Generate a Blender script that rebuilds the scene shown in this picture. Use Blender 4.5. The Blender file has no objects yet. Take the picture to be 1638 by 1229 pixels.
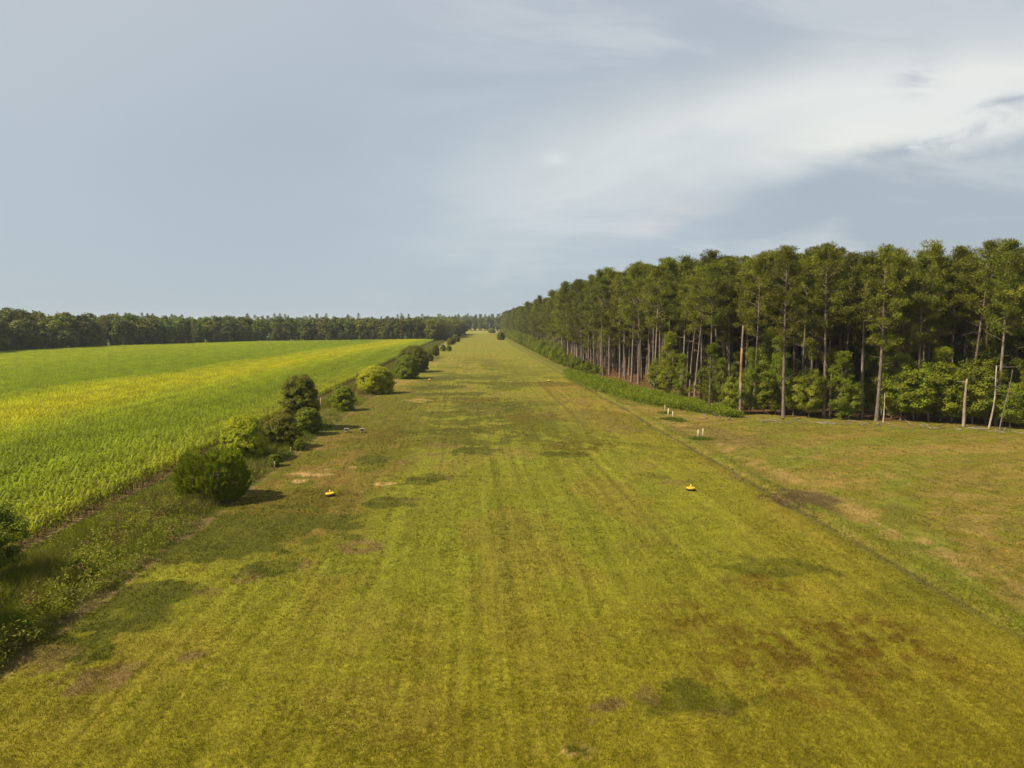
import bpy, math, random
import numpy as np
from mathutils import Vector, Matrix, Euler

S = bpy.context.scene
R = math.radians
random.seed(7); rng = np.random.default_rng(7)

# ------------------------------------------------------------------ camera
FPX, CX, CY = 1135.0, 819.0, 614.5            # photo is 1638 x 1229
HCAM, PITCH, YAW = 12.5, R(5.01), R(3.18)
cam_d = bpy.data.cameras.new('camera'); cam = bpy.data.objects.new('camera', cam_d)
S.collection.objects.link(cam); S.camera = cam
cam.location = (0, 0, HCAM); cam.rotation_euler = (R(90) - PITCH, 0, -YAW)
cam_d.sensor_width = 36; cam_d.lens = 36 * FPX / 1638
cam_d.clip_start = 0.1; cam_d.clip_end = 20000
RM = np.array(Euler((R(90) - PITCH, 0, -YAW)).to_matrix())

def at(px, py, z=0.0):
    """ground position seen at a place of the photograph"""
    d = RM @ np.array([(px - CX) / FPX, -(py - CY) / FPX, -1.0])
    t = (z - HCAM) / d[2]
    return d[0] * t, d[1] * t
def depth(px, py):
    x, y = at(px, py); return math.hypot(x, y)

# ------------------------------------------------------------------ light
SUN_EL, SUN_AZ = R(47), R(-104)               # azimuth from +Y towards +X
sd = bpy.data.lights.new('sun', 'SUN'); sd.energy = 4.7; sd.angle = R(0.7); sd.color = (1.0, 0.86, 0.64)
sun = bpy.data.objects.new('sun', sd); S.collection.objects.link(sun)
sdir = Vector((math.sin(SUN_AZ) * math.cos(SUN_EL), math.cos(SUN_AZ) * math.cos(SUN_EL), math.sin(SUN_EL)))
sun.rotation_euler = sdir.to_track_quat('Z', 'Y').to_euler(); sun.location = sdir * 200
S.view_settings.view_transform = 'Standard'; S.view_settings.look = 'None'
S.view_settings.gamma = 1; S.view_settings.exposure = 1.0
S.cycles.max_bounces = 6; S.cycles.diffuse_bounces = 3; S.cycles.transmission_bounces = 4
S.cycles.transparent_max_bounces = 6; S.cycles.volume_bounces = 0

ALB = 0.70                                   # all foliage and ground albedos are scaled by this
class NT:
    """small helper to write node trees as expressions"""
    def __init__(s, tree): s.t = tree
    def n(s, typ, **kw):
        nd = s.t.nodes.new(typ)
        for k, v in kw.items(): setattr(nd, k, v)
        return nd
    def set(s, sock, v):
        if hasattr(v, 'is_output') or isinstance(v, bpy.types.NodeSocket): s.t.links.new(v, sock)
        else: sock.default_value = v
    def m(s, op, a, b=0.0, c=None, clamp=False):
        nd = s.n('ShaderNodeMath', operation=op, use_clamp=clamp)
        s.set(nd.inputs[0], a); s.set(nd.inputs[1], b)
        if c is not None: s.set(nd.inputs[2], c)
        return nd.outputs[0]
    def mix(s, f, a, b, blend='MIX'):
        nd = s.n('ShaderNodeMix', data_type='RGBA', blend_type=blend)
        s.set(nd.inputs[0], f)
        for i, v in ((6, a), (7, b)):
            if not isinstance(v, bpy.types.NodeSocket) and len(v) == 3: v = (*v, 1)
            s.set(nd.inputs[i], v)
        return nd.outputs[2]
    def noise(s, vec, scale, detail=4, rough=.55, dist=0):
        nd = s.n('ShaderNodeTexNoise'); 
        if vec is not None: s.set(nd.inputs['Vector'], vec)
        nd.inputs['Scale'].default_value = scale; nd.inputs['Detail'].default_value = detail
        nd.inputs['Roughness'].default_value = rough; nd.inputs['Distortion'].default_value = dist
        return nd.outputs[0]
    def rmp(s, v, a, b, lo=0.0, hi=1.0, smooth=True):
        nd = s.n('ShaderNodeMapRange', interpolation_type='SMOOTHSTEP' if smooth else 'LINEAR')
        s.set(nd.inputs[0], v); nd.inputs[1].default_value = a; nd.inputs[2].default_value = b
        nd.inputs[3].default_value = lo; nd.inputs[4].default_value = hi
        return nd.outputs[0]
    def scalev(s, vec, sc):
        nd = s.n('ShaderNodeVectorMath', operation='MULTIPLY'); s.set(nd.inputs[0], vec); nd.inputs[1].default_value = sc
        return nd.outputs[0]
    def xyz(s, vec):
        nd = s.n('ShaderNodeSeparateXYZ'); s.set(nd.inputs[0], vec); return nd.outputs
    def comb(s, x, y, z):
        nd = s.n('ShaderNodeCombineXYZ'); s.set(nd.inputs[0], x); s.set(nd.inputs[1], y); s.set(nd.inputs[2], z)
        return nd.outputs[0]

# sky: Nishita daylight behind a high, soft sheet of cloud
W = bpy.data.worlds.new('World'); S.world = W; W.use_nodes = True
T = NT(W.node_tree); W.node_tree.nodes.clear()
sky = T.n('ShaderNodeTexSky', sky_type='NISHITA'); sky.sun_disc = False
sky.sun_elevation = SUN_EL; sky.sun_rotation = SUN_AZ
gen = T.n('ShaderNodeTexCoord').outputs['Generated']
sx, sy, sz = T.xyz(gen)
yy = T.m('MAXIMUM', sy, 0.08)
u = T.m('DIVIDE', sx, yy); v = T.m('DIVIDE', sz, yy)
def UV(px, py):
    d = RM @ np.array([(px - CX) / FPX, -(py - CY) / FPX, -1.0]); return d[0] / d[1], d[2] / d[1]
uv = T.comb(u, v, 0.0)
w1 = T.noise(uv, 2.2, 5, .5); w2 = T.noise(T.comb(v, u, 3.3), 2.6, 5, .5)
w3 = T.noise(T.scalev(uv, (3, 9, 1)), 2.0, 7, .62, .4)
uw = T.m('ADD', u, T.m('MULTIPLY', T.m('SUBTRACT', w1, .5), .12))
vw = T.m('ADD', v, T.m('MULTIPLY', T.m('SUBTRACT', w2, .5), .08))
def gauss(px, py, rx, ry, ang=0, warp=1.0):
    u0, v0 = UV(px, py); a = R(ang)
    uu, vv = (uw, vw) if warp else (u, v)
    du = T.m('SUBTRACT', uu, u0); dv = T.m('SUBTRACT', vv, v0)
    p = T.m('ADD', T.m('MULTIPLY', du, math.cos(a) * FPX / rx), T.m('MULTIPLY', dv, math.sin(a) * FPX / rx))
    q = T.m('ADD', T.m('MULTIPLY', du, -math.sin(a) * FPX / ry), T.m('MULTIPLY', dv, math.cos(a) * FPX / ry))
    r2 = T.m('ADD', T.m('MULTIPLY', p, p), T.m('MULTIPLY', q, q))
    return T.m('EXPONENT', T.m('MULTIPLY', r2, -1.0))
def lin(r, g, b):
    f = lambda c: (c / 255 / 12.92) if c < 10.3 else ((c / 255 + .055) / 1.055) ** 2.4
    return f(r), f(g), f(b)
EXPO = 2 ** S.view_settings.exposure
def skyc(r, g, b): return tuple(c / EXPO for c in lin(r, g, b))
w4 = T.noise(T.scalev(uv, (1.4, 4.2, 1)), 1.7, 8, .6, .5)
edge = T.m('MULTIPLY', T.m('SUBTRACT', w4, .5), .055)                    # ragged cloud edges
vw = T.m('ADD', vw, edge)
col = T.mix(T.rmp(v, 0.0, .14), skyc(172, 187, 198), skyc(174, 187, 198))
col = T.mix(T.rmp(v, .20, .50), col, skyc(187, 195, 203))
col = T.mix(T.m('MULTIPLY', gauss(60, 60, 420, 380), .6), col, skyc(193, 200, 205))
col = T.mix(T.m('MULTIPLY', gauss(420, 280, 330, 150, 0), .25), col, skyc(164, 180, 195))
col = T.mix(T.m('MULTIPLY', gauss(1450, 20, 420, 90, 6), .35), col, skyc(180, 188, 196))
col = T.mix(T.m('MULTIPLY', gauss(950, 340, 360, 120, 18), .55), col, skyc(194, 203, 210))
col = T.mix(T.m('MULTIPLY', gauss(1480, 172, 500, 76, 8), 1.55, clamp=True), col, skyc(243, 243, 234))
col = T.mix(T.m('MULTIPLY', gauss(1660, 170, 260, 75, 5), .8), col, skyc(232, 234, 229))
col = T.mix(T.m('MULTIPLY', gauss(1090, 240, 300, 46, 17), .8), col, skyc(216, 222, 223))
below = T.rmp(T.m('ADD', T.m('SUBTRACT', vw, UV(1400, 262)[1]), T.m('MULTIPLY', T.m('SUBTRACT', uw, UV(1400, 262)[0]), -.24)), .018, -.02)
col = T.mix(T.m('MULTIPLY', T.m('MULTIPLY', below, T.rmp(uw, UV(1000, 300)[0], UV(1330, 300)[0])), T.rmp(v, -.02, .08, .55, .9)), col, skyc(172, 182, 190))
streak = T.m('MULTIPLY', gauss(1480, 226, 170, 16, 17), T.rmp(w3, .36, .58))
col = T.mix(T.m('MULTIPLY', streak, .85), col, skyc(158, 170, 183))
wisp = T.m('MULTIPLY', T.m('ADD', gauss(1462, 114, 34, 18, 20), gauss(1610, 160, 60, 9, 12)), T.rmp(w3, .42, .56))
col = T.mix(T.m('MULTIPLY', wisp, .75), col, skyc(164, 174, 186))
col = T.mix(T.m('MULTIPLY', gauss(888, 255, 22, 10, 0, 0), .6), col, skyc(232, 235, 232))
col = T.mix(T.m('MULTIPLY', T.m('MULTIPLY', gauss(1055, 352, 90, 24, 15), T.rmp(w3, .4, .6)), .6), col, skyc(216, 214, 212))
col = T.mix(T.m('MULTIPLY', T.rmp(w4, .44, .62), T.m('MULTIPLY', T.rmp(u, -.25, .25), .38)), col, skyc(222, 226, 228))
col = T.mix(T.m('MULTIPLY', T.rmp(w4, .58, .3), T.m('MULTIPLY', T.rmp(u, -.4, .3), .20)), col, skyc(156, 170, 184))
nish = T.mix(1.0, sky.outputs[0], (.09, .09, .09), 'MULTIPLY')
final = T.mix(.94, nish, col)
bg = T.n('ShaderNodeBackground'); T.set(bg.inputs[0], final); bg.inputs[1].default_value = 1.0
T.t.links.new(bg.outputs[0], T.n('ShaderNodeOutputWorld').inputs[0])

# ------------------------------------------------------------------ helpers
def tag(o, label=None, cat=None, group=None, kind=None):
    if label: o['label'] = label
    if cat: o['category'] = cat
    if group: o['group'] = group
    if kind: o['kind'] = kind
    return o
def link(o, parent=None):
    S.collection.objects.link(o)
    if parent is not None: o.parent = parent
    return o
def empty(name, loc=(0, 0, 0), rz=0, sc=1):
    o = bpy.data.objects.new(name, None); o.location = loc; o.rotation_euler = (0, 0, rz)
    o.scale = (sc, sc, sc) if not hasattr(sc, '__len__') else sc
    o.empty_display_size = .2
    return link(o)
def mesh_np(name, V, F, mat=None, col=None, smooth=False):
    """V (n,3), F (m,3|4) or list of such, col (n,3)"""
    V = np.asarray(V, dtype=np.float32)
    Fs = F if isinstance(F, list) and isinstance(F[0], np.ndarray) else [F]
    Fs = [np.asarray(f, dtype=np.int32) for f in Fs if len(f)]
    me = bpy.data.meshes.new(name)
    nl = sum(f.size for f in Fs); nf = sum(len(f) for f in Fs)
    me.vertices.add(len(V)); me.vertices.foreach_set('co', V.ravel())
    me.loops.add(nl); me.loops.foreach_set('vertex_index', np.concatenate([f.ravel() for f in Fs]))
    me.polygons.add(nf)
    tot = np.concatenate([np.full(len(f), f.shape[1], np.int32) for f in Fs])
    st = np.concatenate([[0], np.cumsum(tot)[:-1]]).astype(np.int32)
    me.polygons.foreach_set('loop_start', st); me.polygons.foreach_set('loop_total', tot)
    if smooth: me.polygons.foreach_set('use_smooth', np.ones(nf, bool))
    me.update(calc_edges=True)
    if col is not None:
        a = me.color_attributes.new('Col', 'FLOAT_COLOR', 'POINT')
        c = np.ones((len(V), 4), np.float32); c[:, :3] = col; a.data.foreach_set('color', c.ravel())
    if mat: me.materials.append(mat)
    return me
def obj(name, me, parent=None): return link(bpy.data.objects.new(name, me), parent)

def unit(a): return a / (np.linalg.norm(a, axis=-1, keepdims=True) + 1e-9)
def blades(P, D, L, Wd, r=rng, N=None):
    """thin triangles growing from P along D"""
    n = len(P); L = np.broadcast_to(L, n)[:, None]; Wd = np.broadcast_to(Wd, n)[:, None]
    s = unit(np.cross(D, unit(r.normal(size=(n, 3))) if N is None else N))
    V = np.empty((n, 3, 3)); V[:, 0] = P - s * Wd / 2; V[:, 1] = P + s * Wd / 2; V[:, 2] = P + D * L
    return V.reshape(-1, 3), np.arange(n * 3).reshape(-1, 3)
def leaves(P, D, L, Wd, r=rng, N=None):
    n = len(P); L = np.broadcast_to(L, n)[:, None]; Wd = np.broadcast_to(Wd, n)[:, None]
    s = unit(np.cross(D, unit(r.normal(size=(n, 3))) if N is None else N))
    V = np.empty((n, 4, 3)); V[:, 0] = P; V[:, 1] = P + D * L * .5 + s * Wd / 2; V[:, 2] = P + D * L; V[:, 3] = P + D * L * .5 - s * Wd / 2
    return V.reshape(-1, 3), np.arange(n * 4).reshape(-1, 4)
class Tubes:
    def __init__(s): s.V = []; s.F = []; s.n = 0
    def add(s, pts, rad, seg=6):
        pts = np.asarray(pts, float); k = len(pts); rad = np.broadcast_to(rad, k)
        t = unit(np.gradient(pts, axis=0)); ref = np.array([0.13, .97, .2]) if abs(t[0][2]) > .5 else np.array([0, 0, 1.])
        a = unit(np.cross(t, ref)); b = np.cross(t, a)
        th = np.arange(seg) * 2 * np.pi / seg
        ring = pts[:, None] + rad[:, None, None] * (np.cos(th)[None, :, None] * a[:, None] + np.sin(th)[None, :, None] * b[:, None])
        s.V.append(ring.reshape(-1, 3))
        i = np.arange(k - 1)[:, None] * seg; j = np.arange(seg)[None]; j2 = (j + 1) % seg
        s.F.append((np.stack([i + j, i + j2, i + seg + j2, i + seg + j], -1).reshape(-1, 4)) + s.n)
        s.n += k * seg
        # caps
        c = pts[-1]; s.V.append(c[None]); last = s.n - seg
        f = np.array([[last + q, last + (q + 1) % seg, s.n, s.n] for q in range(seg)]); s.F.append(f[:, :3]); s.n += 1
    def mesh(s, name, mat):
        q = [f for f in s.F if f.shape[1] == 4]; t = [f for f in s.F if f.shape[1] == 3]
        return mesh_np(name, np.concatenate(s.V), [np.concatenate(q), np.concatenate(t)], mat, smooth=True)

# value noise
_tab = rng.random((256, 256)).astype(np.float32)
def vn(x, y):
    xi = np.floor(x).astype(int); yi = np.floor(y).astype(int); fx = x - xi; fy = y - yi
    fx = fx * fx * (3 - 2 * fx); fy = fy * fy * (3 - 2 * fy)
    a = _tab[xi & 255, yi & 255]; b = _tab[(xi + 1) & 255, yi & 255]; c = _tab[xi & 255, (yi + 1) & 255]; d = _tab[(xi + 1) & 255, (yi + 1) & 255]
    return (a * (1 - fx) + b * fx) * (1 - fy) + (c * (1 - fx) + d * fx) * fy
def fbm(x, y, o=4, off=0.0):
    s = 0; a = 1; t = 0
    for k in range(o):
        s = s + a * vn(x * 2 ** k + 17.3 * k + off, y * 2 ** k - 9.1 * k + off * 1.7); t += a; a *= .55
    return s / t
def ss(a, b, x):
    t = np.clip((x - a) / (b - a), 0, 1); return t * t * (3 - 2 * t)

# ------------------------------------------------------------------ materials
def principled(name, rough=.8):
    m = bpy.data.materials.new(name); m.use_nodes = True
    t = NT(m.node_tree); p = m.node_tree.nodes['Principled BSDF']
    p.inputs['Roughness'].default_value = rough
    p.inputs['Specular IOR Level'].default_value = .12
    return m, t, p
def foliage(name, c1, c2, c3, trans=.3, attr=False, scale=.6, hv=.25, rough=.55, tint=1.0):
    """leaf material: two-tone by position, varied per plant, part translucent"""
    m, t, p = principled(name, rough)
    geo = t.n('ShaderNodeNewGeometry'); oi = t.n('ShaderNodeObjectInfo')
    pos = geo.outputs['Position']
    if attr:
        base = t.n('ShaderNodeAttribute', attribute_name='Col').outputs['Color']
        base = t.mix(t.rmp(t.noise(pos, scale, 2), .3, .7, 0, .08), base, c2)
    else:
        base = t.mix(t.rmp(t.noise(pos, scale, 2), .35, .65), c1, c2)
        base = t.mix(t.m('MULTIPLY', t.rmp(geo.outputs['Random Per Island'], .55, 1.0), .6), base, c3)
    hs = t.n('ShaderNodeHueSaturation'); t.set(hs.inputs['Color'], base)
    t.set(hs.inputs['Value'], t.rmp(oi.outputs['Random'], 0, 1, ALB * (1 - hv), ALB * (1 + hv), False))
    rr = t.m('FRACT', t.m('MULTIPLY', oi.outputs['Random'], 7.31))
    t.set(hs.inputs['Hue'], t.rmp(rr, 0, 1, .5 - .018 * tint, .5 + .012 * tint, False))
    t.set(p.inputs['Base Color'], hs.outputs[0])
    tr = t.n('ShaderNodeBsdfTranslucent')
    t.set(tr.inputs[0], t.mix(1.0, hs.outputs[0], (1.25, 1.25, .6), 'MULTIPLY'))
    mx = t.n('ShaderNodeMixShader'); mx.inputs[0].default_value = trans
    t.t.links.new(p.outputs[0], mx.inputs[1]); t.t.links.new(tr.outputs[0], mx.inputs[2])
    t.t.links.new(mx.outputs[0], m.node_tree.nodes['Material Output'].inputs[0])
    return m
def bark(name, c1, c2, scale=6):
    m, t, p = principled(name, .9)
    tc = t.n('ShaderNodeTexCoord').outputs['Object']
    n1 = t.noise(t.scalev(tc, (1, 1, .22)), scale, 5, .65)
    c = t.mix(t.rmp(n1, .35, .65), c1, c2)
    c = t.mix(t.m('MULTIPLY', t.rmp(t.noise(tc, .35, 2), .4, .7), .5), c, tuple(x * .6 for x in c2))
    hs = t.n('ShaderNodeHueSaturation'); t.set(hs.inputs['Color'], c)
    t.set(hs.inputs['Value'], t.rmp(t.n('ShaderNodeObjectInfo').outputs['Random'], 0, 1, .55, 1.05, False))
    t.set(p.inputs['Base Color'], hs.outputs[0])
    b = t.n('ShaderNodeBump'); b.inputs['Strength'].default_value = .5; b.inputs['Distance'].default_value = .04
    t.set(b.inputs['Height'], n1); t.set(p.inputs['Normal'], b.outputs[0])
    return m
def plain(name, c, rough=.6, var=.15, metal=0.0, scale=9):
    m, t, p = principled(name, rough); p.inputs['Metallic'].default_value = metal
    tc = t.n('ShaderNodeTexCoord').outputs['Object']
    t.set(p.inputs['Base Color'], t.mix(t.rmp(t.noise(tc, scale, 4), .35, .7, 0, var), c, (.16, .12, .06)))
    return m

M_PINE = foliage('pine_needles', (.125, .150, .011), (.185, .205, .016), (.26, .26, .03), .15, scale=.5, hv=.38)
M_WOOD = foliage('wood_foliage', (.10, .140, .010), (.15, .180, .012), (.20, .21, .022), .12, scale=.15, hv=.35, tint=2.0)
M_SAPL = foliage('sapling_leaves', (.14, .185, .012), (.21, .25, .014), (.28, .31, .02), .25, scale=.7, hv=.3)
M_CEDAR = foliage('cedar_sprays', (.18, .28, .014), (.24, .33, .016), (.30, .37, .02), .3, scale=1.2, hv=.05)
M_BUSHL = foliage('bright_bush_leaves', (.32, .39, .012), (.40, .44, .014), (.50, .50, .02), .3, scale=1.2, hv=.08)
M_BUSHM = foliage('green_bush_leaves', (.15, .21, .011), (.21, .26, .013), (.28, .31, .02), .25, scale=1.2, hv=.15)
M_BUSHD = foliage('olive_bush_leaves', (.13, .145, .011), (.18, .185, .014), (.23, .21, .025), .2, scale=1.2, hv=.15)
M_WEED = foliage('weed_leaves', None, (.13, .15, .02), None, .3, attr=True, scale=.8, hv=0, tint=0)
M_GRASS = foliage('grass_blades', None, (.16, .16, .02), None, .3, attr=True, scale=1.5, hv=0, tint=0)
M_BARK = bark('pine_bark', (.26, .215, .165), (.13, .10, .072))
M_BARKD = bark('dark_bark', (.12, .09, .06), (.07, .05, .035))
M_BARKP = bark('weathered_bark', (.46, .40, .31), (.28, .22, .16))
M_BARKO = bark('stripped_orange_wood', (.42, .24, .10), (.26, .16, .09))

# ------------------------------------------------------------------ ground shape and colour
EDGE = np.array([(70, 52.5), (81, 36), (98, 34.5), (112, 33.5), (135, 31), (203, 27.5), (430, 29), (700, 31), (1000, 33)])
XL, XR, XC = -16.8, 21.6, -25.3               # strip edges, corn edge
def forest_in(x, y):
    """metres inside the pine wood (negative: outside)"""
    e = np.interp(y, EDGE[:, 0], EDGE[:, 1])
    side = x - np.interp(y, [98, 135, 203, 430, 700], [34, 31, 27.5, 29, 31])
    front = y - (98 - (x - 34) * .585)        # clearing-facing edge
    return np.minimum(side, front * .86)
def gz(x, y):
    x = np.asarray(x, float); y = np.asarray(y, float)
    z = (fbm(x * .05, y * .05, 2) - .5) * .25 * ss(30, 60, np.hypot(x, y))
    z = z + .16 * np.exp(-((x - 22.6) / .7) ** 2) * ss(0, 20, y) * (fbm(x * .5, y * .3, 2) + .3)
    z = z - .10 * np.exp(-((x - 21.5) / .35) ** 2)
    z = z + .18 * np.exp(-((x - XL + 3) / 1.6) ** 2) * fbm(x * .6, y * .3, 2) * 2
    return z

PATCH = []   # world ellipses: x, y, rx, ry, kind, strength
def patch(px, py, rx, ry, kind, st=1.0):
    x, y = at(px, py); PATCH.append((x, y, rx * y / FPX, max(ry * y * y / (HCAM * FPX), .25), kind, st))
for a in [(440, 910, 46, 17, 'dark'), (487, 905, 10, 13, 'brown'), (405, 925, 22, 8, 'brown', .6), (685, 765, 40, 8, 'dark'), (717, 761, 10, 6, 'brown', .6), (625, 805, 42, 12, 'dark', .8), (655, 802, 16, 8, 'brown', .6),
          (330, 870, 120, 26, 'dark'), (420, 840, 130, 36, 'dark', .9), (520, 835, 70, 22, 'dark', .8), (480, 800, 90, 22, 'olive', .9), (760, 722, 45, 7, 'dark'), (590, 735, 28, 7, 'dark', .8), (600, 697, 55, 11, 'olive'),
          (745, 640, 70, 6, 'olive'), (790, 652, 62, 7, 'dark', .7), (735, 690, 60, 5, 'dark', .8), (852, 668, 50, 9, 'olive'), (765, 605, 50, 3, 'dark', .6), (720, 663, 60, 5, 'dark', .6), (700, 620, 45, 4, 'dark', .7),
          (700, 606, 34, 4, 'dark', .8), (726, 630, 60, 3, 'dark', .7), (650, 690, 25, 3, 'dark', .8), (930, 713, 60, 9, 'olive', .9), (905, 727, 35, 5, 'dark', .7), (900, 640, 70, 9, 'brown', .35), (870, 614, 60, 4, 'olive', .7), (880, 660, 40, 8, 'brown', .3),
          (950, 670, 60, 16, 'brown', .3), (1075, 768, 42, 7, 'brown', .6), (1040, 760, 30, 6, 'dark', .4), (1285, 806, 56, 12, 'bare_dark', 1.3), (1235, 795, 30, 9, 'bare_dark', .7), (1250, 905, 80, 20, 'dark', .5), (1230, 935, 60, 26, 'rust', .7), (1400, 1010, 90, 45, 'rust', .8), (1250, 1080, 160, 40, 'rust', .6), (1380, 1120, 120, 35, 'rust', .5), (1100, 990, 70, 30, 'rust', .5),
          (1300, 1030, 180, 55, 'rust', .9), (1180, 1010, 90, 45, 'rust', .5), (1125, 1110, 110, 34, 'dark', .55), (1035, 1105, 22, 20, 'brown', .6), (968, 1124, 28, 11, 'brown', 1), (960, 1150, 16, 6, 'brown', .5), (930, 1195, 24, 16, 'bare', .8), (928, 1198, 12, 8, 'dark', 1),
          (185, 985, 80, 36, 'dark'), (230, 950, 80, 18, 'dark', .8), (155, 1085, 55, 22, 'brown', .9), (200, 1062, 30, 10, 'brown', .6), (130, 1040, 70, 18, 'dark', .8), (60, 1055, 70, 20, 'brown', .6), (292, 1055, 24, 8, 'brown', .9), (580, 872, 32, 16, 'brown', .9), (560, 858, 22, 6, 'dark', .6),
          (518, 920, 16, 5, 'brown', .7), (330, 947, 30, 7, 'brown', .5), (345, 1108, 14, 8, 'brown', .3), (500, 758, 34, 4, 'bare', .55), (480, 770, 16, 4, 'bare', .6), (515, 750, 14, 2, 'bare', .5), (607, 773, 26, 3, 'bare', .75),
          (640, 740, 10, 3, 'brown', .8), (562, 748, 6, 2, 'bare', .6), (690, 727, 16, 3, 'brown', .8), (710, 712, 30, 5, 'brown', .5), (665, 640, 22, 3, 'bare', .4), (770, 655, 30, 8, 'brown', .35), (835, 845, 60, 20, 'dark', .12),
          (1120, 690, 60, 12, 'brown', .8), (1180, 705, 60, 14, 'brown', .7), (1100, 668, 60, 5, 'tan', .8), (1010, 655, 40, 5, 'tan', .7), (1500, 720, 200, 10, 'tan', .5), (1200, 760, 50, 14, 'brown', .6), (1330, 770, 90, 16, 'tan', .5),
          (995, 685, 30, 8, 'brown', .5), (600, 1000, 90, 50, 'tan', .10), (600, 1130, 120, 60, 'tan', .12), (640, 1100, 10, 4, 'brown', .5), (545, 1060, 12, 6, 'brown', .3), (1140, 1140, 60, 10, 'brown', .3),
          (690, 580, 16, 3, 'tan', .6), (690, 573, 18, 3, 'dark', .8), (640, 612, 30, 4, 'tan', .6), (1450, 950, 60, 30, 'dark', .25)]:
    patch(*a)
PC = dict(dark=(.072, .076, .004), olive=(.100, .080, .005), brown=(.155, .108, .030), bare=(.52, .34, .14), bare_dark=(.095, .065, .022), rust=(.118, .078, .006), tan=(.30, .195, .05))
def lerp(a, b, t): return a + (np.asarray(b) - a) * t[:, None]
def ground_col(x, y):
    n = len(x); c = np.empty((n, 3))
    big = fbm(x * .035, y * .018, 4, 3.1); mid = fbm(x * .22, y * .1, 4, 8.7); fin = fbm(x * 1.3, y * 1.1, 3, 1.3)
    # strip of mown turf
    c[:] = (.196, .185, .012)
    c = lerp(c, (.205, .155, .014), ss(.48, .62, big) * .75)
    c = lerp(c, (.150, .162, .010), ss(.5, .36, big) * .6)
    c = lerp(c, (.145, .143, .008), ss(.5, .62, mid) * .5)
    c = lerp(c, (.200, .140, .022), ss(.46, .34, mid) * .40)
    for q, xt in enumerate((-9.2, -7.4, -4.1, -2.6, .3, 1.9, 3.4, 5.2, 6.9, 9.6, 11.2, 13.5, 15.1)):
        tk = np.exp(-((x - xt - .35 * np.sin(y * .013 + q)) / (.13 + .05 * (q % 3))) ** 2) * ss(.42, .6, fbm(y * .03 + q * 9, x * .0, 2, q)) * np.minimum(1, y / 60.)
        c = c * (1 - .30 * tk[:, None])
    # wheel and mower lines along the strip
    st = fbm(x * 1.1, y * .012, 3, 5.5); c = c * (1 + (st - .5)[:, None] * .14)
    st2 = fbm(x * 3.6, y * .02, 2, 2.5); c = c * (1 + (st2 - .5)[:, None] * (.12 + .25 * ss(30, 120, y)[:, None])); c = lerp(c, (.198, .165, .009), ss(40, 20, y) * .55)
    c = lerp(c, (.185, .178, .017), ss(110, 340, y) * .6)
    # long thin streaks across the middle distance
    sk = fbm(x * .15, y * .14, 4, 12.2) * .8 + .2 * fbm(x * .9, y * .7, 2, 13.); w = ss(50, 75, y) * ss(290, 190, y) * (.55 + .45 * ss(9, -2, np.abs(x - 1) - 4))
    c = lerp(c, (.088, .084, .005), ss(.53, .575, sk) * w * .9 * (x < XR))
    c = lerp(c, (.21, .13, .04), ss(.43, .38, sk) * w * .45)
    lb = ss(-4.5, -9.5, x + (mid - .5) * 9) * ss(34, 40, y + (mid - .5) * 8) * ss(180, 110, y); c = lerp(c, (.105, .096, .005), lb * .85); c = lerp(c, (.19, .12, .03), lb * ss(.52, .64, fbm(x * .35, y * .2, 3, 71.)) * .6)
    # patches
    wx = x + (fbm(x * .45, y * .45, 4, 21.) - .5) * 3.0; wy = y + (fbm(x * .45, y * .35, 4, 31.) - .5) * 3.6
    hx = x + (fbm(x * 1.5, y * 1.5, 3, 25.) - .5) * 1.2
    mott = fbm(x * 1.1, y * .9, 4, 44.)
    for (px, py, rx, ry, kind, s_) in PATCH:
        sel = np.where((np.abs(x - px) < rx * 1.6 + 2.6) & (np.abs(y - py) < ry * 1.6 + 3))[0]
        if not len(sel): continue
        small = min(1.0, .35 + rx / 4)
        xx = x[sel] + (wx[sel] - x[sel]) * small + (hx[sel] - x[sel]) * .5; y2 = y[sel] + (wy[sel] - y[sel]) * min(1.5, .3 + ry / 4)
        d = np.hypot((xx - px) / rx, (y2 - py) / ry) + (fin[sel] - .5) * 1.1
        m = ss(1.12, .86, d) * s_
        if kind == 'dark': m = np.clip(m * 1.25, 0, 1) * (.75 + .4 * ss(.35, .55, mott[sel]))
        elif kind in ('rust',): m = ss(1.35, .4, d) * s_ * ss(.44, .52, .35 * mott[sel] + .65 * fbm(x[sel] * 2.3, y[sel] * 1.7, 3, 66.))
        elif kind == 'bare': m = m * ss(.34, .6, mott[sel])
        else: m = np.clip(m * 1.15, 0, 1) * ss(.36, .5, mott[sel] * .6 + .4 * fin[sel])
        c[sel] = lerp(c[sel], PC[kind], np.clip(m, 0, 1))
    # clearing on the right
    q = ss(XR - .1, XR + .6, x) * (y > -5); k3 = fbm(x * .9, y * 1.1, 4, 67.)
    rad = np.hypot(x - 62, y - 22); an = np.arctan2(y - 22, x - 62); k = .5 * fbm(x * .12 + y * .03, y * .35, 4, 51.) + .5 * fbm(rad * .35, an * 3, 3, 53.); k2 = .5 * fbm(x * .5, y * .9, 4, 61.) + .5 * fbm(rad * 1.3, an * 5, 3, 63.)
    cl = np.empty((n, 3)); cl[:] = (.165, .150, .012)
    cl = lerp(cl, (.215, .153, .030), ss(.49, .60, k * .7 + k3 * .3) * .75)
    cl = lerp(cl, (.155, .165, .015), ss(.5, .41, k) * .8)
    cl = lerp(cl, (.25, .183, .045), ss(.53, .62, k2 * .6 + k3 * .4) * .6); cl = lerp(cl, (.14, .12, .02), ss(.47, .38, k2) * .6)
    keep = np.zeros(n)
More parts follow.
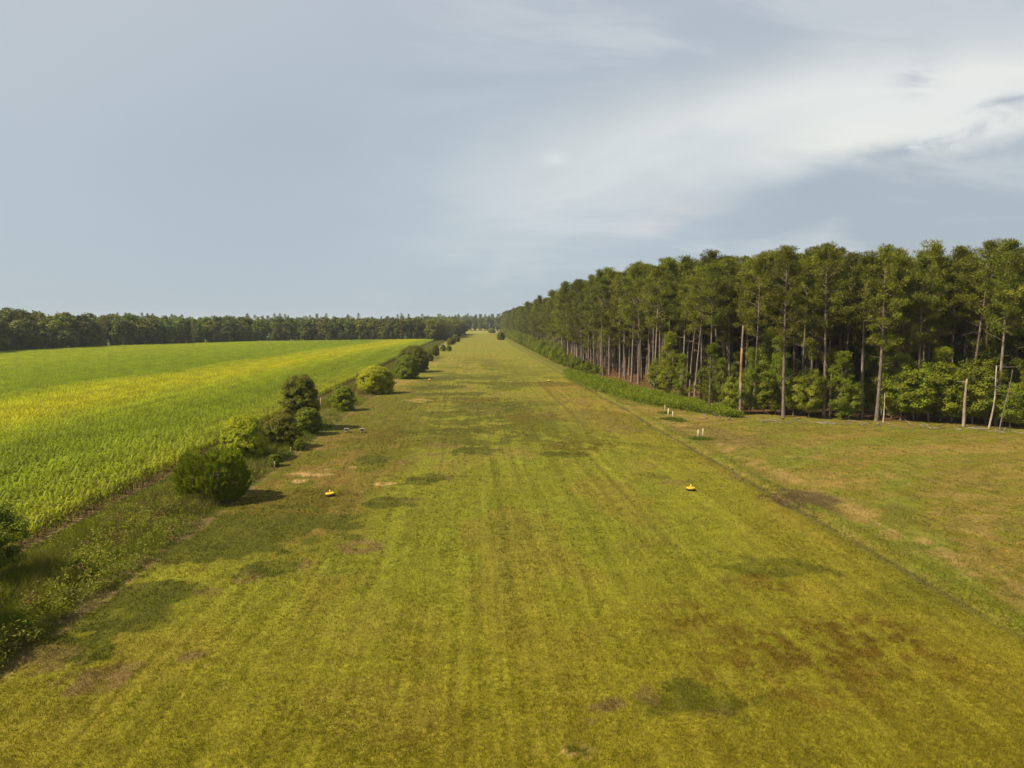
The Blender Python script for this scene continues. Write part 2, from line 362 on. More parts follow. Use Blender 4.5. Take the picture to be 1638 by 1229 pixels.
    for (px, py, rx, ry, kind, s_) in PATCH:
        if px < XR: continue
        d = np.hypot((wx - px) / rx, (wy - py) / ry); m = ss(1.2, .6, d) * s_ * ss(.3, .5, mott)
        cl = lerp(cl, PC[kind], np.clip(m, 0, 1))
    c = lerp(c, cl * .9, q)
    ed = np.exp(-((x - XR - .1) / .22) ** 2) * (.4 + fbm(x, y * .4, 2, 3.)); c = lerp(c, (.075, .065, .018), np.clip(ed, 0, .85) * (y < 420))
    ed = np.exp(-((x - XR - 1.3) / .7) ** 2); c = lerp(c, (.15, .165, .012), ed * ss(.42, .56, k3) * .8)
    ed = np.exp(-((x - XR - 3.2 - mid) / .9) ** 2) * (y < 120); c = lerp(c, (.28, .19, .06), ed * ss(.47, .55, k2) * .7)
    d = np.hypot((wx - 23.6) / 2.6, (wy - 48.5) / 2.4) + (fin - .5) * .8; c = lerp(c, PC['bare_dark'], ss(1.2, .6, d) * .95)
    # margin by the pines beyond the clearing, forest floor
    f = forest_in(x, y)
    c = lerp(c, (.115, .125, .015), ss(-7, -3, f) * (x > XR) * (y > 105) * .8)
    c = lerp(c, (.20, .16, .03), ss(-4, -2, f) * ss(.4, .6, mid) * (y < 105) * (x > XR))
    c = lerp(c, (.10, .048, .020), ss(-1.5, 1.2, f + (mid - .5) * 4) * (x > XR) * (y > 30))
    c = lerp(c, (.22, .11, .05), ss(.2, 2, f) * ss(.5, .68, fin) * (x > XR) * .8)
    # verge on the left, corn soil
    v = ss(XL + .5, XL - .7, x + (mid - .5) * 1.5)
    vg = np.empty((n, 3)); vg[:] = (.13, .15, .012); vg = lerp(vg, (.17, .125, .04), ss(.5, .64, mid)); vg = lerp(vg, (.10, .14, .012), ss(.5, .3, big))
    c = lerp(c, vg, v)
    c = lerp(c, (.22, .14, .075), ss(XL + .5, XL + .0, x) * ss(XL - 1.6, XL - .6, x) * ss(.4, .6, fin) * .7)
    c = lerp(c, (.17, .185, .018), ss(XC + 2.8, XC + 2., x) * .8)
    soil = ss(XC + .9, XC + .35, x); c = lerp(c, (.21, .14, .055), soil)
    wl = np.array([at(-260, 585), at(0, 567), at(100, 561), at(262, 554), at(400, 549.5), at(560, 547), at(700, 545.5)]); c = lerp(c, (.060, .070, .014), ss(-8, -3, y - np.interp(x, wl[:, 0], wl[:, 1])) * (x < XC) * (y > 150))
    far = ss(480, 560, y) * (x < XL); c = lerp(c, (.12, .13, .02), far)
    c = lerp(c, (.30, .27, .04), ss(700, 900, y) * .6 * (np.abs(x - 5) < 60))
    return np.clip(c, .004, 1)

def ground_grid():
    xs = [-27.0]
    while xs[-1] < 66: xs.append(xs[-1] + (.2 if xs[-1] < 30 else .4))
    while xs[-1] < 7000: xs.append(xs[-1] + max(.6, (xs[-1] - 60) * .12))
    l = [-27.0]
    while l[-1] > -7000: l.append(l[-1] - max(.6, (-l[-1] - 26) * .2))
    xs = np.array(l[:0:-1] + xs)
    ys = [12.0]
    while ys[-1] < 1100: ys.append(ys[-1] + max(.2, ys[-1] * .0065))
    while ys[-1] < 9000: ys.append(ys[-1] * 1.12)
    ys = np.array([-3000, -800, -200, -60, -20, -5, 2, 7] + ys, float)
    X, Y = np.meshgrid(xs, ys); nx, ny = len(xs), len(ys)
    x = X.ravel(); y = Y.ravel()
    i = np.arange(ny - 1)[:, None] * nx + np.arange(nx - 1)[None]
    F = np.stack([i, i + 1, i + nx + 1, i + nx], -1).reshape(-1, 4)
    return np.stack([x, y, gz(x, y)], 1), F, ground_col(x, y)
gm, t, p = principled('turf_ground', .95)
gpos = t.n('ShaderNodeNewGeometry').outputs['Position']
gc = t.n('ShaderNodeAttribute', attribute_name='Col').outputs['Color']
f1 = t.noise(gpos, 5.5, 4, .65); f2 = t.noise(gpos, .9, 4, .6); f3 = t.noise(t.scalev(gpos, (2.2, .08, 1)), 1.0, 3)
mul = t.m('MULTIPLY', t.rmp(f1, .3, .7, .72 * ALB, 1.28 * ALB), t.m('MULTIPLY', t.rmp(f2, .3, .7, .84, 1.16), t.rmp(f3, .3, .7, .9, 1.1)))
g2 = t.mix(1.0, gc, t.comb(mul, mul, mul), 'MULTIPLY')
t.set(p.inputs['Base Color'], g2)
bm_ = t.n('ShaderNodeBump'); bm_.inputs['Strength'].default_value = .55; bm_.inputs['Distance'].default_value = .05
t.set(bm_.inputs['Height'], f1); t.set(p.inputs['Normal'], bm_.outputs[0])
GV, GF, GC = ground_grid()
ground = obj('ground', mesh_np('ground', GV, GF, gm, GC, smooth=True)); tag(ground, kind='structure')
del GV, GF, GC

# crossing road at the far end of the strip
rx0, ry0 = at(756, 531)
rd = obj('road', mesh_np('road', [(-260, ry0 - 4, .2), (260, ry0 - 4, .2), (260, ry0 + 4, .2), (-260, ry0 + 4, .2)], [[0, 1, 2, 3]], plain('road_asphalt', (.16, .15, .13), .9, .2, scale=.3)))
tag(rd, kind='structure')

# ------------------------------------------------------------------ grass and weeds (uncountable)
def spread(n, y0, y1, power=2.0, xr=None):
    """plant positions, thinning out with distance"""
    uu = rng.random(n)
    if power == 2.0: y = 1 / (1 / y0 + uu * (1 / y1 - 1 / y0))
    else: a = 1 - power; y = (y0 ** a + uu * (y1 ** a - y0 ** a)) ** (1 / a)
    if xr is None: x = rng.uniform(-1, 1, n) * (.86 * y + 5) + .06 * y
    else: x = rng.uniform(xr[0], xr[1], n)
    return x, y
def grass_obj(name, x, y, hgt, wid, lean, cmul=1.0, cadd=None, cvar=.35, lab=None, mat=None):
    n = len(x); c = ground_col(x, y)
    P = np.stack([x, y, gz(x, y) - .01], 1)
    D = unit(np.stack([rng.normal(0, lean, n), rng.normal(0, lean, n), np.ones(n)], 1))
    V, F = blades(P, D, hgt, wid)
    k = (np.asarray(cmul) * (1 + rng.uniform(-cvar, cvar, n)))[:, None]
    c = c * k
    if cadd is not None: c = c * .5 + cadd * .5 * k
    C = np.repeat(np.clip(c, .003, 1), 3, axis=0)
    o = obj(name, mesh_np(name, V, F, mat or M_GRASS, C)); tag(o, lab, 'grass', kind='stuff'); return o
x, y = spread(900000, 16.5, 150)
k = (x > XL - .3) & (x < XR + .2) & (rng.random(len(x)) < .15 + .8 * fbm(x * 2.1, y * 2.1, 2, 77.) + .5 * ss(.4, .6, fbm(x * 4.5, y * .08, 2, 79.))); x = x[k]; y = y[k]
grass_obj('mown_grass', x, y, rng.uniform(.05, .11, len(x)) * (1 + y / 90), .012 * (y / 17) ** .9, .5, 1.16, None, .22, lab='short mown yellow green grass covering the long airstrip')
x, y = spread(420000, 20, 130)
k = (x > XR + .1) & (forest_in(x, y) < 1) & (rng.random(len(x)) < .2 + 1.0 * fbm(x * 1.1, y * 1.6, 3, 78.)); x = x[k]; y = y[k]
rid = np.exp(-((x - 22.7) / .9) ** 2)
grass_obj('clearing_grass', x, y, rng.uniform(.06, .16, len(x)) * (1 + y / 120) + rid * .14, .014 * (y / 22) ** .9, .7, 1.15, lab='patchy tan and olive grass in the clearing beside the airstrip')

# coarser tufts that stand above the mown grass
nt_ = 60000; tx, ty = spread(nt_, 17, 110); k = rng.random(nt_) < ss(.44, .60, .5 * fbm(tx * .5, ty * .35, 3, 83.) + .5 * fbm(tx * 3.4, ty * .12, 2, 84.)) * .9 + .03; tx, ty = tx[k], ty[k]; m_ = 9
x = np.repeat(tx, m_) + rng.normal(0, .05, len(tx) * m_); y = np.repeat(ty, m_) + rng.normal(0, .05, len(tx) * m_)
k = (x > XL) & (forest_in(x, y) < 0); x, y = x[k], y[k]
grass_obj('grass_tufts', x, y, rng.uniform(.05, .12, len(x)) * (1 + y / 200), .014 * (y / 17) ** .85, .6, np.repeat(rng.choice([.95, 1.1, 1.3, 1.5], len(tx)), m_)[k], None, .2, lab='coarse grass tufts and small weeds dotted over the turf')

# rank weeds on the left verge
def verge(n, y0, y1, pw):
    x, y = spread(n, y0, y1, pw, (XC + .8, XL + .1))
    a = fbm(x * .5, y * .3, 3, 90.); b = fbm(x * .25, y * .12, 3, 95.)
    k = rng.random(len(x)) < .25 + a; x, y, a, b = x[k], y[k], a[k], b[k]
    edge = ss(XL + .2, XL - 1.6, x) * ss(XC + .2, XC + 3.2, x)
    h = (.12 + edge * (.25 + .75 * ss(.35, .7, a))) * rng.uniform(.6, 1.2, len(x))
    c = np.empty((len(x), 3)); c[:] = (.20, .23, .014)
    c = lerp(c, (.25, .19, .07), ss(.52, .64, b) * .8); c = lerp(c, (.15, .20, .012), ss(.48, .36, b))
    c = lerp(c, (.22, .26, .02), ss(XC + 3., XC + 1.5, x))
    return x, y, h, c
x, y, h, c = verge(150000, 16, 120, 1.6)
x2, y2, h2, c2 = verge(50000, 120, 560, 1.6)
x = np.r_[x, x2]; y = np.r_[y, y2]; h = np.r_[h, h2]; c = np.r_[c, c2]
grass_obj('verge_weeds', x, y, h, .022 * (y / 25) ** .75, .42, 1.0, c * 1.1, .4, 'rank mixed weeds and tall dry grass between corn and airstrip', M_WEED).__setitem__('category', 'weeds')

def forbs():
    n = 3400; y = 1 / (1 / 17 + rng.random(n) * (1 / 170 - 1 / 17)); x = rng.uniform(XC + 1.6, XL - .3, n); a = fbm(x * .6, y * .35, 3, 140.); k = rng.random(n) < ss(.44, .56, a) + .08
    x, y, a = x[k], y[k], a[k]; n = len(x); m = 34; H = np.repeat((.25 + .7 * rng.random(n) ** 1.5) * (.6 + a), m)
    P = np.repeat(np.stack([x, y, gz(x, y)], 1), m, 0); f = rng.random(n * m) ** .7
    P = P + np.stack([rng.normal(0, .16, n * m), rng.normal(0, .16, n * m), f * H], 1); N = unit(rng.normal(0, .6, (n * m, 3)) + np.array([-.3, 0, .8])); D = unit(np.cross(N, rng.normal(size=(n * m, 3))))
    V, F = leaves(P, D, rng.uniform(.09, .19, n * m), .06, rng, N); b = np.repeat(rng.random(n), m)
    c = np.empty((n * m, 3)); c[:] = (.17, .21, .010); c = lerp(c, (.26, .27, .018), f * .8); c = lerp(c, (.20, .14, .045), ss(.72, .8, b))
    return V, F, np.repeat(c, 4, 0)
V, F, C = forbs()
tag(obj('leafy_verge_weeds', mesh_np('leafy_verge_weeds', V, F, M_WEED, C)), 'broad-leaved weeds scattered through the verge beside the corn', 'weeds', kind='stuff')

# leafy green weeds in front of the pines
def weed_band():
    ctr = [at(925, 606), at(985, 628), at(1040, 643), at(1100, 655), at(1165, 666)]
    cx = [c[0] for c in ctr][::-1]; cy = [c[1] for c in ctr][::-1]
    n = 6500; yb = rng.uniform(cy[0] - 1, 175, n); xb = np.interp(yb, cy, cx)
    wid = np.interp(yb, [90, 100, 125, 150, 175], [1.2, 2.8, 3.4, 2.4, .7])
    xx = xb + rng.normal(0, .5, n) * wid + .4
    hh = (.35 + 1.25 * fbm(xx * .7, yb * .35, 3, 5.)) * np.interp(yb, [88, 97, 140, 175], [.5, 1.2, 1.5, .7])
    V = []; 
    m = 22
    P = np.repeat(np.stack([xx, yb, gz(xx, yb)], 1), m, 0); H = np.repeat(hh, m)
    f = rng.random(len(P)) ** .7
    P = P + np.stack([rng.normal(0, .22, len(P)), rng.normal(0, .22, len(P)), f * H], 1)
    D = unit(rng.normal(size=(len(P), 3)) + np.array([0, 0, .6]))
    V, F = leaves(P, D, rng.uniform(.16, .30, len(P)), .10)
    c = np.empty((len(P), 3)); c[:] = (.16, .22, .012); c = lerp(c, (.26, .31, .018), rng.random(len(P)) * f)
    return V, F, np.repeat(c, 4, 0)
V, F, C = weed_band()
tag(obj('leafy_weeds', mesh_np('leafy_weeds', V, F, M_WEED, C)), 'thick knee high leafy green weeds along the foot of the pine wood', 'weeds', kind='stuff')

# ------------------------------------------------------------------ tree makers
def clump_needles(C, rad, per, L, Wd, r, up=.35):
    n = len(C); P0 = np.repeat(C, per, 0); rr = np.repeat(rad, per)
    d = unit(r.normal(size=(n * per, 3))); P = P0 + d * (rr * r.random(n * per) ** .5)[:, None] * np.array([1, 1, .62])
    D = unit(d * .9 + np.array([0, 0, up]) + r.normal(0, .35, (n * per, 3)))
    return blades(P, D, r.uniform(.7, 1.2, n * per) * L, r.uniform(.7, 1.3, n * per) * Wd, r, d * .6 + np.array([0, 0, .8]) + r.normal(0, .45, (n * per, 3)))
def make_pine(seed, H=22., cb=.55, full=1.0, R0=.21, bark_m=None, Lm=1.0, cl=1.0, mat=None):
    r = np.random.default_rng(seed); tb = Tubes()
    k = 10; zz = np.linspace(0, 1, k); bend = r.normal(0, .35, 2); ph = r.uniform(0, 6, 2)
    path = np.stack([bend[0] * np.sin(zz * 2.6 + ph[0]) - bend[0] * math.sin(ph[0]), bend[1] * np.sin(zz * 2.2 + ph[1]) - bend[1] * math.sin(ph[1]), zz * H - .3], 1)
    rad = R0 * (1 - .78 * zz ** 1.1); rad[0] *= 1.25; rad[-1] = .03
    tb.add(path, rad, 8)
    def pt(z): return np.array([np.interp(z, path[:, 2], path[:, i]) for i in range(3)])
    CC = []; RR = []
    nb = int(42 * full)
    for b in range(nb):
        f = (b + r.random()) / nb; z = H * (cb + (.985 - cb) * f)
        prof = (math.sin(min(1, f * 1.25 + .22) * math.pi * .62) ** .8) * (1 - f ** 3.2) + .12
        L = 3.2 * Lm * prof * r.uniform(.65, 1.2) * (.6 if f < .12 and r.random() < .4 else 1)
        az = b * 2.4 + r.normal(0, .5); el = R(r.uniform(2, 22) + 38 * f)
        s = np.linspace(0, 1, 5); dirh = np.array([math.cos(az), math.sin(az), 0])
        pp = pt(z) + dirh * (s * L * math.cos(el))[:, None] + np.array([0, 0, 1]) * (s * L * math.sin(el) + .14 * L * np.sin(s * 3.1) * r.normal(0, 1) - .05 * L * s * s)[:, None]
        tb.add(pp, np.linspace(.055, .015, 5) * (.6 + .4 * L / 3), 4)
        nc = max(2, int(L * 1.2 / cl * r.uniform(.8, 1.2)))
        for q in range(nc):
            sq = r.uniform(.42, 1.04); c = pt(z) + (np.array([np.interp(sq, s, pp[:, i]) for i in range(3)]) - pt(z))
            c = c + r.normal(0, .30, 3) * cl * np.array([1, 1, .55]) + (0, 0, .12); CC.append(c); RR.append(r.uniform(.42, .80) * cl)
    for q in range(5):
        CC.append(pt(H * .97) + r.normal(0, .35, 3)); RR.append(.5)
    for b in range(int(11 * r.uniform(.6, 1.3))):                       # dead stubs below the crown
        z = H * r.uniform(cb - .22, cb + .05); L = r.uniform(.5, 2.3); az = r.uniform(0, 6.28); el = R(r.uniform(-15, 30))
        s = np.linspace(0, 1, 4); d = np.array([math.cos(az) * math.cos(el), math.sin(az) * math.cos(el), math.sin(el)])
        tb.add(pt(z) + d * (s * L)[:, None] + np.array([0, 0, .1]) * (s ** 2 * L)[:, None] * r.normal(0, 1), np.linspace(.035, .012, 4), 4)
    V, F = clump_needles(np.array(CC), np.array(RR), int(88), .34 * cl ** .5, .075 * cl ** .4, r)
    return tb.mesh('pine_trunk', bark_m or M_BARK), mesh_np('pine_crown', V, F, mat or M_PINE)

def leaf_crown(r, H, Wx, base, lumps, per, lsize, shape='round', upb=.2, inner=.25):
    """leaf clumps spread through an uneven crown volume"""
    zc = (H + base) / 2; hz = (H - base) / 2
    CC = []; RR = []
    while len(CC) < lumps:
        d = unit(r.normal(size=3)); rr = r.uniform(.55, .93) if r.random() > inner else r.uniform(.1, .55)
        z = zc + d[2] * hz * rr; f = (z - base) / (H - base)
        w = Wx
        if shape == 'cone': w = Wx * (1.15 - f) * 1.25
        elif shape == 'tall': w = Wx * (1.05 - .35 * f)
        if shape == 'dome':
            f = r.random() ** .85 * .97; z = base + (H - base) * f; pr = math.sqrt(max(0, 1 - ((f - .32) / .68) ** 2)) if f > .32 else .84 + .16 * f / .32
            h2 = math.hypot(d[0], d[1]) + 1e-6; q_ = (r.uniform(.62, .95) if r.random() > inner else r.random() * .6) * (1 + .13 * math.sin(3 * math.atan2(d[1], d[0]) + H * 7)); d = np.array([d[0] / h2, d[1] / h2, 0]); rr = q_; w = Wx * pr
        CC.append([d[0] * rr * w, d[1] * rr * w, z]); RR.append(min(Wx, hz) * (r.uniform(.12, .22) if shape == 'dome' else r.uniform(.15, .31)))
    C = np.array(CC); RR = np.array(RR); n = len(C)
    P0 = np.repeat(C, per, 0); d = unit(r.normal(size=(n * per, 3))); d[:, 2] = np.where(d[:, 2] < -.3, d[:, 2] * .5, d[:, 2])
    P = P0 + d * (np.repeat(RR, per) * r.uniform(.5, 1.08, n * per))[:, None] * np.array([1, 1, .8])
    P[:, 2] = np.maximum(P[:, 2], base * .5 + .03) if shape != 'dome' else np.where(P[:, 2] < .05, .05 + r.random(n * per) * .3, P[:, 2])
    out = unit(P0 - np.array([0, 0, base + (H - base) * .35]))
    N = unit(d * .7 + out * .6 + np.array([0, 0, .35]) + r.normal(0, .45, (n * per, 3))); D = unit(np.cross(N, r.normal(size=(n * per, 3))) + .25 * d)
    return C, *leaves(P, D, r.uniform(.7, 1.25, n * per) * lsize, r.uniform(.5, .85, n * per) * lsize, r, N)
def make_broad(seed, H=18., Wx=5., base=1., lumps=70, per=38, lsize=.55, mat=None, shape='tall', bk=None, R0=.2, limbs=10, stems=1, base_jit=0):
    r = np.random.default_rng(seed); C, V, F = leaf_crown(r, H, Wx, base, lumps, per, lsize, shape)
    if base_jit: V[:, :2] *= (1 + .45 * (fbm(np.arctan2(V[:, 1], V[:, 0]) * 1.2 + 5, V[:, 2] * .8 + seed, 2)[:, None] - .5) * 1.6)
    tb = Tubes(); zt = H * .82
    for s in range(stems):
        off = r.normal(0, .3, 2) if stems > 1 else (0, 0)
        tb.add([(off[0] * .3, off[1] * .3, -.15), (off[0] * .6 + r.normal(0, .1), off[1] * .6, zt * .35), (off[0] + r.normal(0, .2) * Wx * .2, off[1], zt * .7), (off[0] * 1.6 + r.normal(0, .2) * Wx * .2, off[1] * 1.6, zt)],
               np.array([1, .75, .5, .15]) * R0, 6)
    for q in r.choice(len(C), min(limbs, len(C)), replace=False):
        c = C[q]; z0 = max(.1, c[2] * r.uniform(.45, .75)); tb.add([(0, 0, z0), (c[0] * .5, c[1] * .5, (z0 + c[2]) / 2 + .05 * H * .3), c], np.array([.4, .25, .08]) * R0, 4)
    return tb.mesh('trunk', bk or M_BARKD), mesh_np('crown', V, F, mat or M_WOOD)

def plant(name, meshes, loc, rz=0, sc=1, label=None, cat='tree', group=None, parts=('trunk', 'crown')):
    e = empty(name, loc, rz, sc)
    for pn, me in zip(parts, meshes): obj(pn, me, e)
    return tag(e, label, cat, group)
def scatter(name, pts, rot, sca, idx, sources, label, cat):
    """one uncountable mass: plants instanced on points"""
    n = len(pts); me = bpy.data.meshes.new(name); me.vertices.add(n); me.vertices.foreach_set('co', np.asarray(pts, np.float32).ravel())
    for nm, ty, da in (('rz', 'FLOAT', rot), ('sc', 'FLOAT', sca), ('vi', 'INT', idx)):
        a = me.attributes.new(nm, ty, 'POINT'); a.data.foreach_set('value', np.asarray(da, np.float32 if ty == 'FLOAT' else np.int32))
    o = obj(name, me); tag(o, label, cat, kind='stuff')
    g = bpy.data.node_groups.new(name + '_nodes', 'GeometryNodeTree')
    g.interface.new_socket('Geometry', in_out='INPUT', socket_type='NodeSocketGeometry')
    g.interface.new_socket('Geometry', in_out='OUTPUT', socket_type='NodeSocketGeometry')
    gi = g.nodes.new('NodeGroupInput'); go = g.nodes.new('NodeGroupOutput')
    iop = g.nodes.new('GeometryNodeInstanceOnPoints'); iop.inputs['Pick Instance'].default_value = True
    jn = g.nodes.new('GeometryNodeJoinGeometry')
    for so in reversed(sources):                                        # a source is a list of meshes joined to one plant
        j2 = g.nodes.new('GeometryNodeJoinGeometry')
        for mm in so:
            oo = bpy.data.objects.new(mm.name + '_source', mm)
            oi = g.nodes.new('GeometryNodeObjectInfo'); oi.inputs[0].default_value = oo
            g.links.new(oi.outputs['Geometry'], j2.inputs[0])
        gti = g.nodes.new('GeometryNodeGeometryToInstance'); g.links.new(j2.outputs[0], gti.inputs[0])
        g.links.new(gti.outputs[0], jn.inputs[0])
    def na(nm, ty):
        x = g.nodes.new('GeometryNodeInputNamedAttribute'); x.data_type = ty; x.inputs[0].default_value = nm; return x.outputs[0]
    g.links.new(gi.outputs[0], iop.inputs['Points']); g.links.new(jn.outputs[0], iop.inputs['Instance'])
    g.links.new(na('vi', 'INT'), iop.inputs['Instance Index'])
    cb = g.nodes.new('ShaderNodeCombineXYZ'); g.links.new(na('rz', 'FLOAT'), cb.inputs[2])
    g.links.new(cb.outputs[0], iop.inputs['Rotation']); g.links.new(na('sc', 'FLOAT'), iop.inputs['Scale'])
    g.links.new(iop.outputs[0], go.inputs[0])
    o.modifiers.new('scatter', 'NODES').node_group = g
    return o

# ------------------------------------------------------------------ corn field
def corn_tile(seed):
    r = np.random.default_rng(seed); P = []; D = []; H = []
    for row in range(5):
        xs = (row + .5) * .8 - 2
        for q in range(17):
            P.append((xs + r.normal(0, .05), (q + r.random()) * 4 / 17 - 2, 0)); H.append(r.uniform(.95, 1.35))
    P = np.array(P); H = np.array(H); n = len(P); V = []; F = []; C = []; o = 0
    V1, F1 = blades(P, unit(np.array([0, 0, 1.]) + r.normal(0, .06, (n, 3))), H, .05, r)
    V.append(V1); F.append(F1); C.append(np.tile((.12, .17, .02), (len(V1), 1))); o = len(V1)
    m = 7
    Pl = np.repeat(P, m, 0); Hl = np.repeat(H, m); lv = np.tile(np.arange(m), n)
    z = Hl * (.22 + .12 * lv); az = np.repeat(r.uniform(0, 6.28, n), m) + lv * 2.9 + r.normal(0, .4, n * m); L = r.uniform(.45, .75, n * m)
    d = np.stack([np.cos(az), np.sin(az), 0 * az], 1); s = np.stack([-np.sin(az), np.cos(az), 0 * az], 1); up = np.array([0, 0, 1.])
    a = Pl + up * z[:, None]; b = a + d * (L * .45)[:, None] + up * (L * .55)[:, None]; c = a + d * (L * .95)[:, None] + up * (L * r.uniform(.1, .6, n * m))[:, None]
    w = .045
    V2 = np.stack([a - s * w * .6, a + s * w * .6, b + s * w, b - s * w, c], 1).reshape(-1, 3); i = np.arange(n * m)[:, None] * 5 + o
    V.append(V2); q4 = i + np.array([[0, 1, 2, 3]]); t3 = i + np.array([[3, 2, 4]])
    kk = r.uniform(.8, 1.2, n * m)[:, None] * np.array([[.15, .25, .016]]) * (1 + .08 * lv[:, None])
    C.append(np.repeat(kk, 5, 0))
    return mesh_np('corn_plants', np.concatenate(V), [np.concatenate([F1, t3]), q4], M_CORN, np.concatenate(C))
m, t, p = principled('corn_leaves', .5)
geo = t.n('ShaderNodeNewGeometry'); px_, py_, pz_ = t.xyz(geo.outputs['Position'])
sh = t.m('ADD', px_, t.m('MULTIPLY', t.m('MAXIMUM', t.m('SUBTRACT', py_, 130.0), 0.0), -.055))
nn = t.noise(t.scalev(geo.outputs['Position'], (1, .45, 0)), .055, 4, .55)
sh = t.m('ADD', sh, t.m('MULTIPLY', t.m('SUBTRACT', nn, .5), 13.0))
rp = t.n('ShaderNodeValToRGB'); t.set(rp.inputs[0], t.rmp(sh, -160, -20, 0, 1, False))
els = [(-150, (.22, .26, .007)), (-100, (.170, .222, .006)), (-74, (.155, .208, .005)), (-66, (.275, .29, .006)), (-54, (.315, .305, .006)), (-46, (.215, .255, .007)), (-38, (.145, .188, .005)), (-31, (.158, .200, .006)), (-25, (.20, .22, .009))]
cr = rp.color_ramp
while len(cr.elements) < len(els): cr.elements.new(.5)
for e, (xv, cc) in zip(cr.elements, els): e.position = (xv + 160) / 140; e.color = (*cc, 1)
at_ = t.n('ShaderNodeAttribute', attribute_name='Col').outputs['Color']
rel = t.mix(1.0, at_, (1 / .15, 1 / .25, 1 / .016), 'MULTIPLY')
cc = t.mix(1.0, rp.outputs[0], rel, 'MULTIPLY')
n2 = t.rmp(t.noise(t.scalev(geo.outputs['Position'], (1, .5, 0)), .35, 4, .6), .3, .7, .80 * ALB, 1.32 * ALB)
n2 = t.m('MULTIPLY', n2, t.rmp(t.noise(t.scalev(geo.outputs['Position'], (1.1, .012, 0)), 1.0, 3, .6), .3, .7, .82, 1.18))
cc = t.mix(1.0, cc, t.comb(n2, n2, n2), 'MULTIPLY')
t.set(p.inputs['Base Color'], cc)
tr = t.n('ShaderNodeBsdfTranslucent'); t.set(tr.inputs[0], cc)
mx = t.n('ShaderNodeMixShader'); mx.inputs[0].default_value = .4
t.t.links.new(p.outputs[0], mx.inputs[1]); t.t.links.new(tr.outputs[0], mx.inputs[2]); t.t.links.new(mx.outputs[0], m.node_tree.nodes['Material Output'].inputs[0])
M_CORN = m
# far edge of the field = foot of the left-hand wood, traced on the ground
WL = [at(-260, 585), at(0, 567), at(100, 561), at(262, 554), at(400, 549.5), at(560, 547), at(700, 545.5)]
wx_ = np.array([a[0] for a in WL]); wy_ = np.array([a[1] for a in WL])
# measured along the front of the wood (x grows to the right)
def wood_y(x): return np.interp(x, wx_, wy_)
ct = [[corn_tile(s)] for s in (1, 2, 3)]
gx, gy = np.meshgrid(np.arange(XC - 1.6, -330, -4.0), np.arange(6, 520, 4.0)); gx = gx.ravel(); gy = gy.ravel()
k = (gy < wood_y(gx) - 6) & (-gx < .80 * gy + 22); gx = gx[k]; gy = gy[k]
pts = np.stack([gx, gy, gz(gx, gy) + .02], 1)
scatter('corn_field', pts, rng.integers(0, 2, len(gx)) * math.pi, rng.uniform(.96, 1.04, len(gx)) * (.82 + .36 * fbm(gx * .03, gy * .015, 3, 9.)), rng.integers(0, 3, len(gx)), ct, 'bright green corn field with a yellow band running through it', 'corn')
print('corn tiles', len(gx))

# ------------------------------------------------------------------ right-hand pine wood
pines = [make_pine(100 + i, cb=c_, full=f_ * 1.12, Lm=1.08) for i, (c_, f_) in enumerate([(.5, 1.1), (.56, 1), (.6, .95), (.53, 1.15), (.58, 1.0), (.47, 1.2)])]
low_pines = [make_pine(160 + i, cb=c_, full=1.35, Lm=l_) for i, (c_, l_) in enumerate([(.24, 1.1), (.3, 1.25), (.36, .95), (.2, 1.0)])]
edge_pines = [make_pine(120 + i, cb=.42, full=1.05, R0=.24) for i in range(2)]
slim = [make_pine(140 + i, H=19, cb=.62, full=.6, R0=.13) for i in range(2)]
# trees one can pick out: foot (photo place), height, mesh set, lean (deg, +right), label
picked = [
 (1402, 673, 22.4, edge_pines[0], 2.0, 'thick grey pine trunk leaning slightly right at the middle of the clearing-side wood edge'),
 (1253, 667, 22.5, edge_pines[1], -.2, 'straight tall pale-trunked pine standing left of the thick leaning pine'),
 (1318, 668, 22.8, pines[3], 1.0, 'tall pine with crooked bare side branches, taller of a close pair of trunks'),
 (1379, 669, 21.5, pines[1], 1.2, 'thin-trunked pine just left of the thick leaning pine'),
 (1592, 680, 22.5, pines[0], 3.4, 'knotty pine leaning right beside two thin dead stems near the right border'),
 (1514, 664, 22.5, pines[4], .6, 'straight pine rising out of bright saplings, right of the thick leaning pine'),
 (1476, 660, 21.5, pines[2], .3, 'slender pine rising behind the densest saplings'),
 (1281, 662, 21.5, slim[0], .8, 'slim pine with a bare trunk between the pale pine and the close pair'),
 (1205, 656, 22.0, pines[5], .3, 'pine directly right of the broken orange-scarred trunk'),
 (1166, 646, 22.0, edge_pines[0], -.3, 'broad-crowned pine with spreading bare limbs left of the broken trunk'),
 (1111, 641, 21.0, pines[2], .8, 'dark-trunked pine standing at the corner of the wood behind the weeds'),
 (1103, 635, 21.5, slim[1], 4.5, 'pine trunk tilted right at the corner of the wood'),
 (1121, 639, 21.5, pines[0], 1.5, 'rightmost of three close trunks at the corner of the wood'),
 (1042, 617, 21.5, pines[1], .4, 'pine on the edge facing the airstrip just left of the dark corner saplings'),
 (1021, 614, 21.5, edge_pines[1], .6, 'pale trunk in front of the reddish forest floor facing the airstrip'),
 (1640, 684, 22.5, pines[1], .5, 'pine cut by the right border of the photo'),
]
used = []
for (px, py, H, ms, lean, lab) in picked:
    x, y = at(px, py); e = plant('pine_tree', ms, (x, y, float(gz(x, y))), random.uniform(0, 6.28) if lean == 0 else random.uniform(0, 6.28), H * .975 / (19 if ms in slim else 22), lab, 'pine tree', 'pines of the right-hand wood')
    ax = Vector((0, 1, 0)); q = Matrix.Rotation(R(lean), 4, ax) @ Matrix.Rotation(e.rotation_euler.z, 4, 'Z'); e.rotation_euler = q.to_euler()
    used.append((x, y))
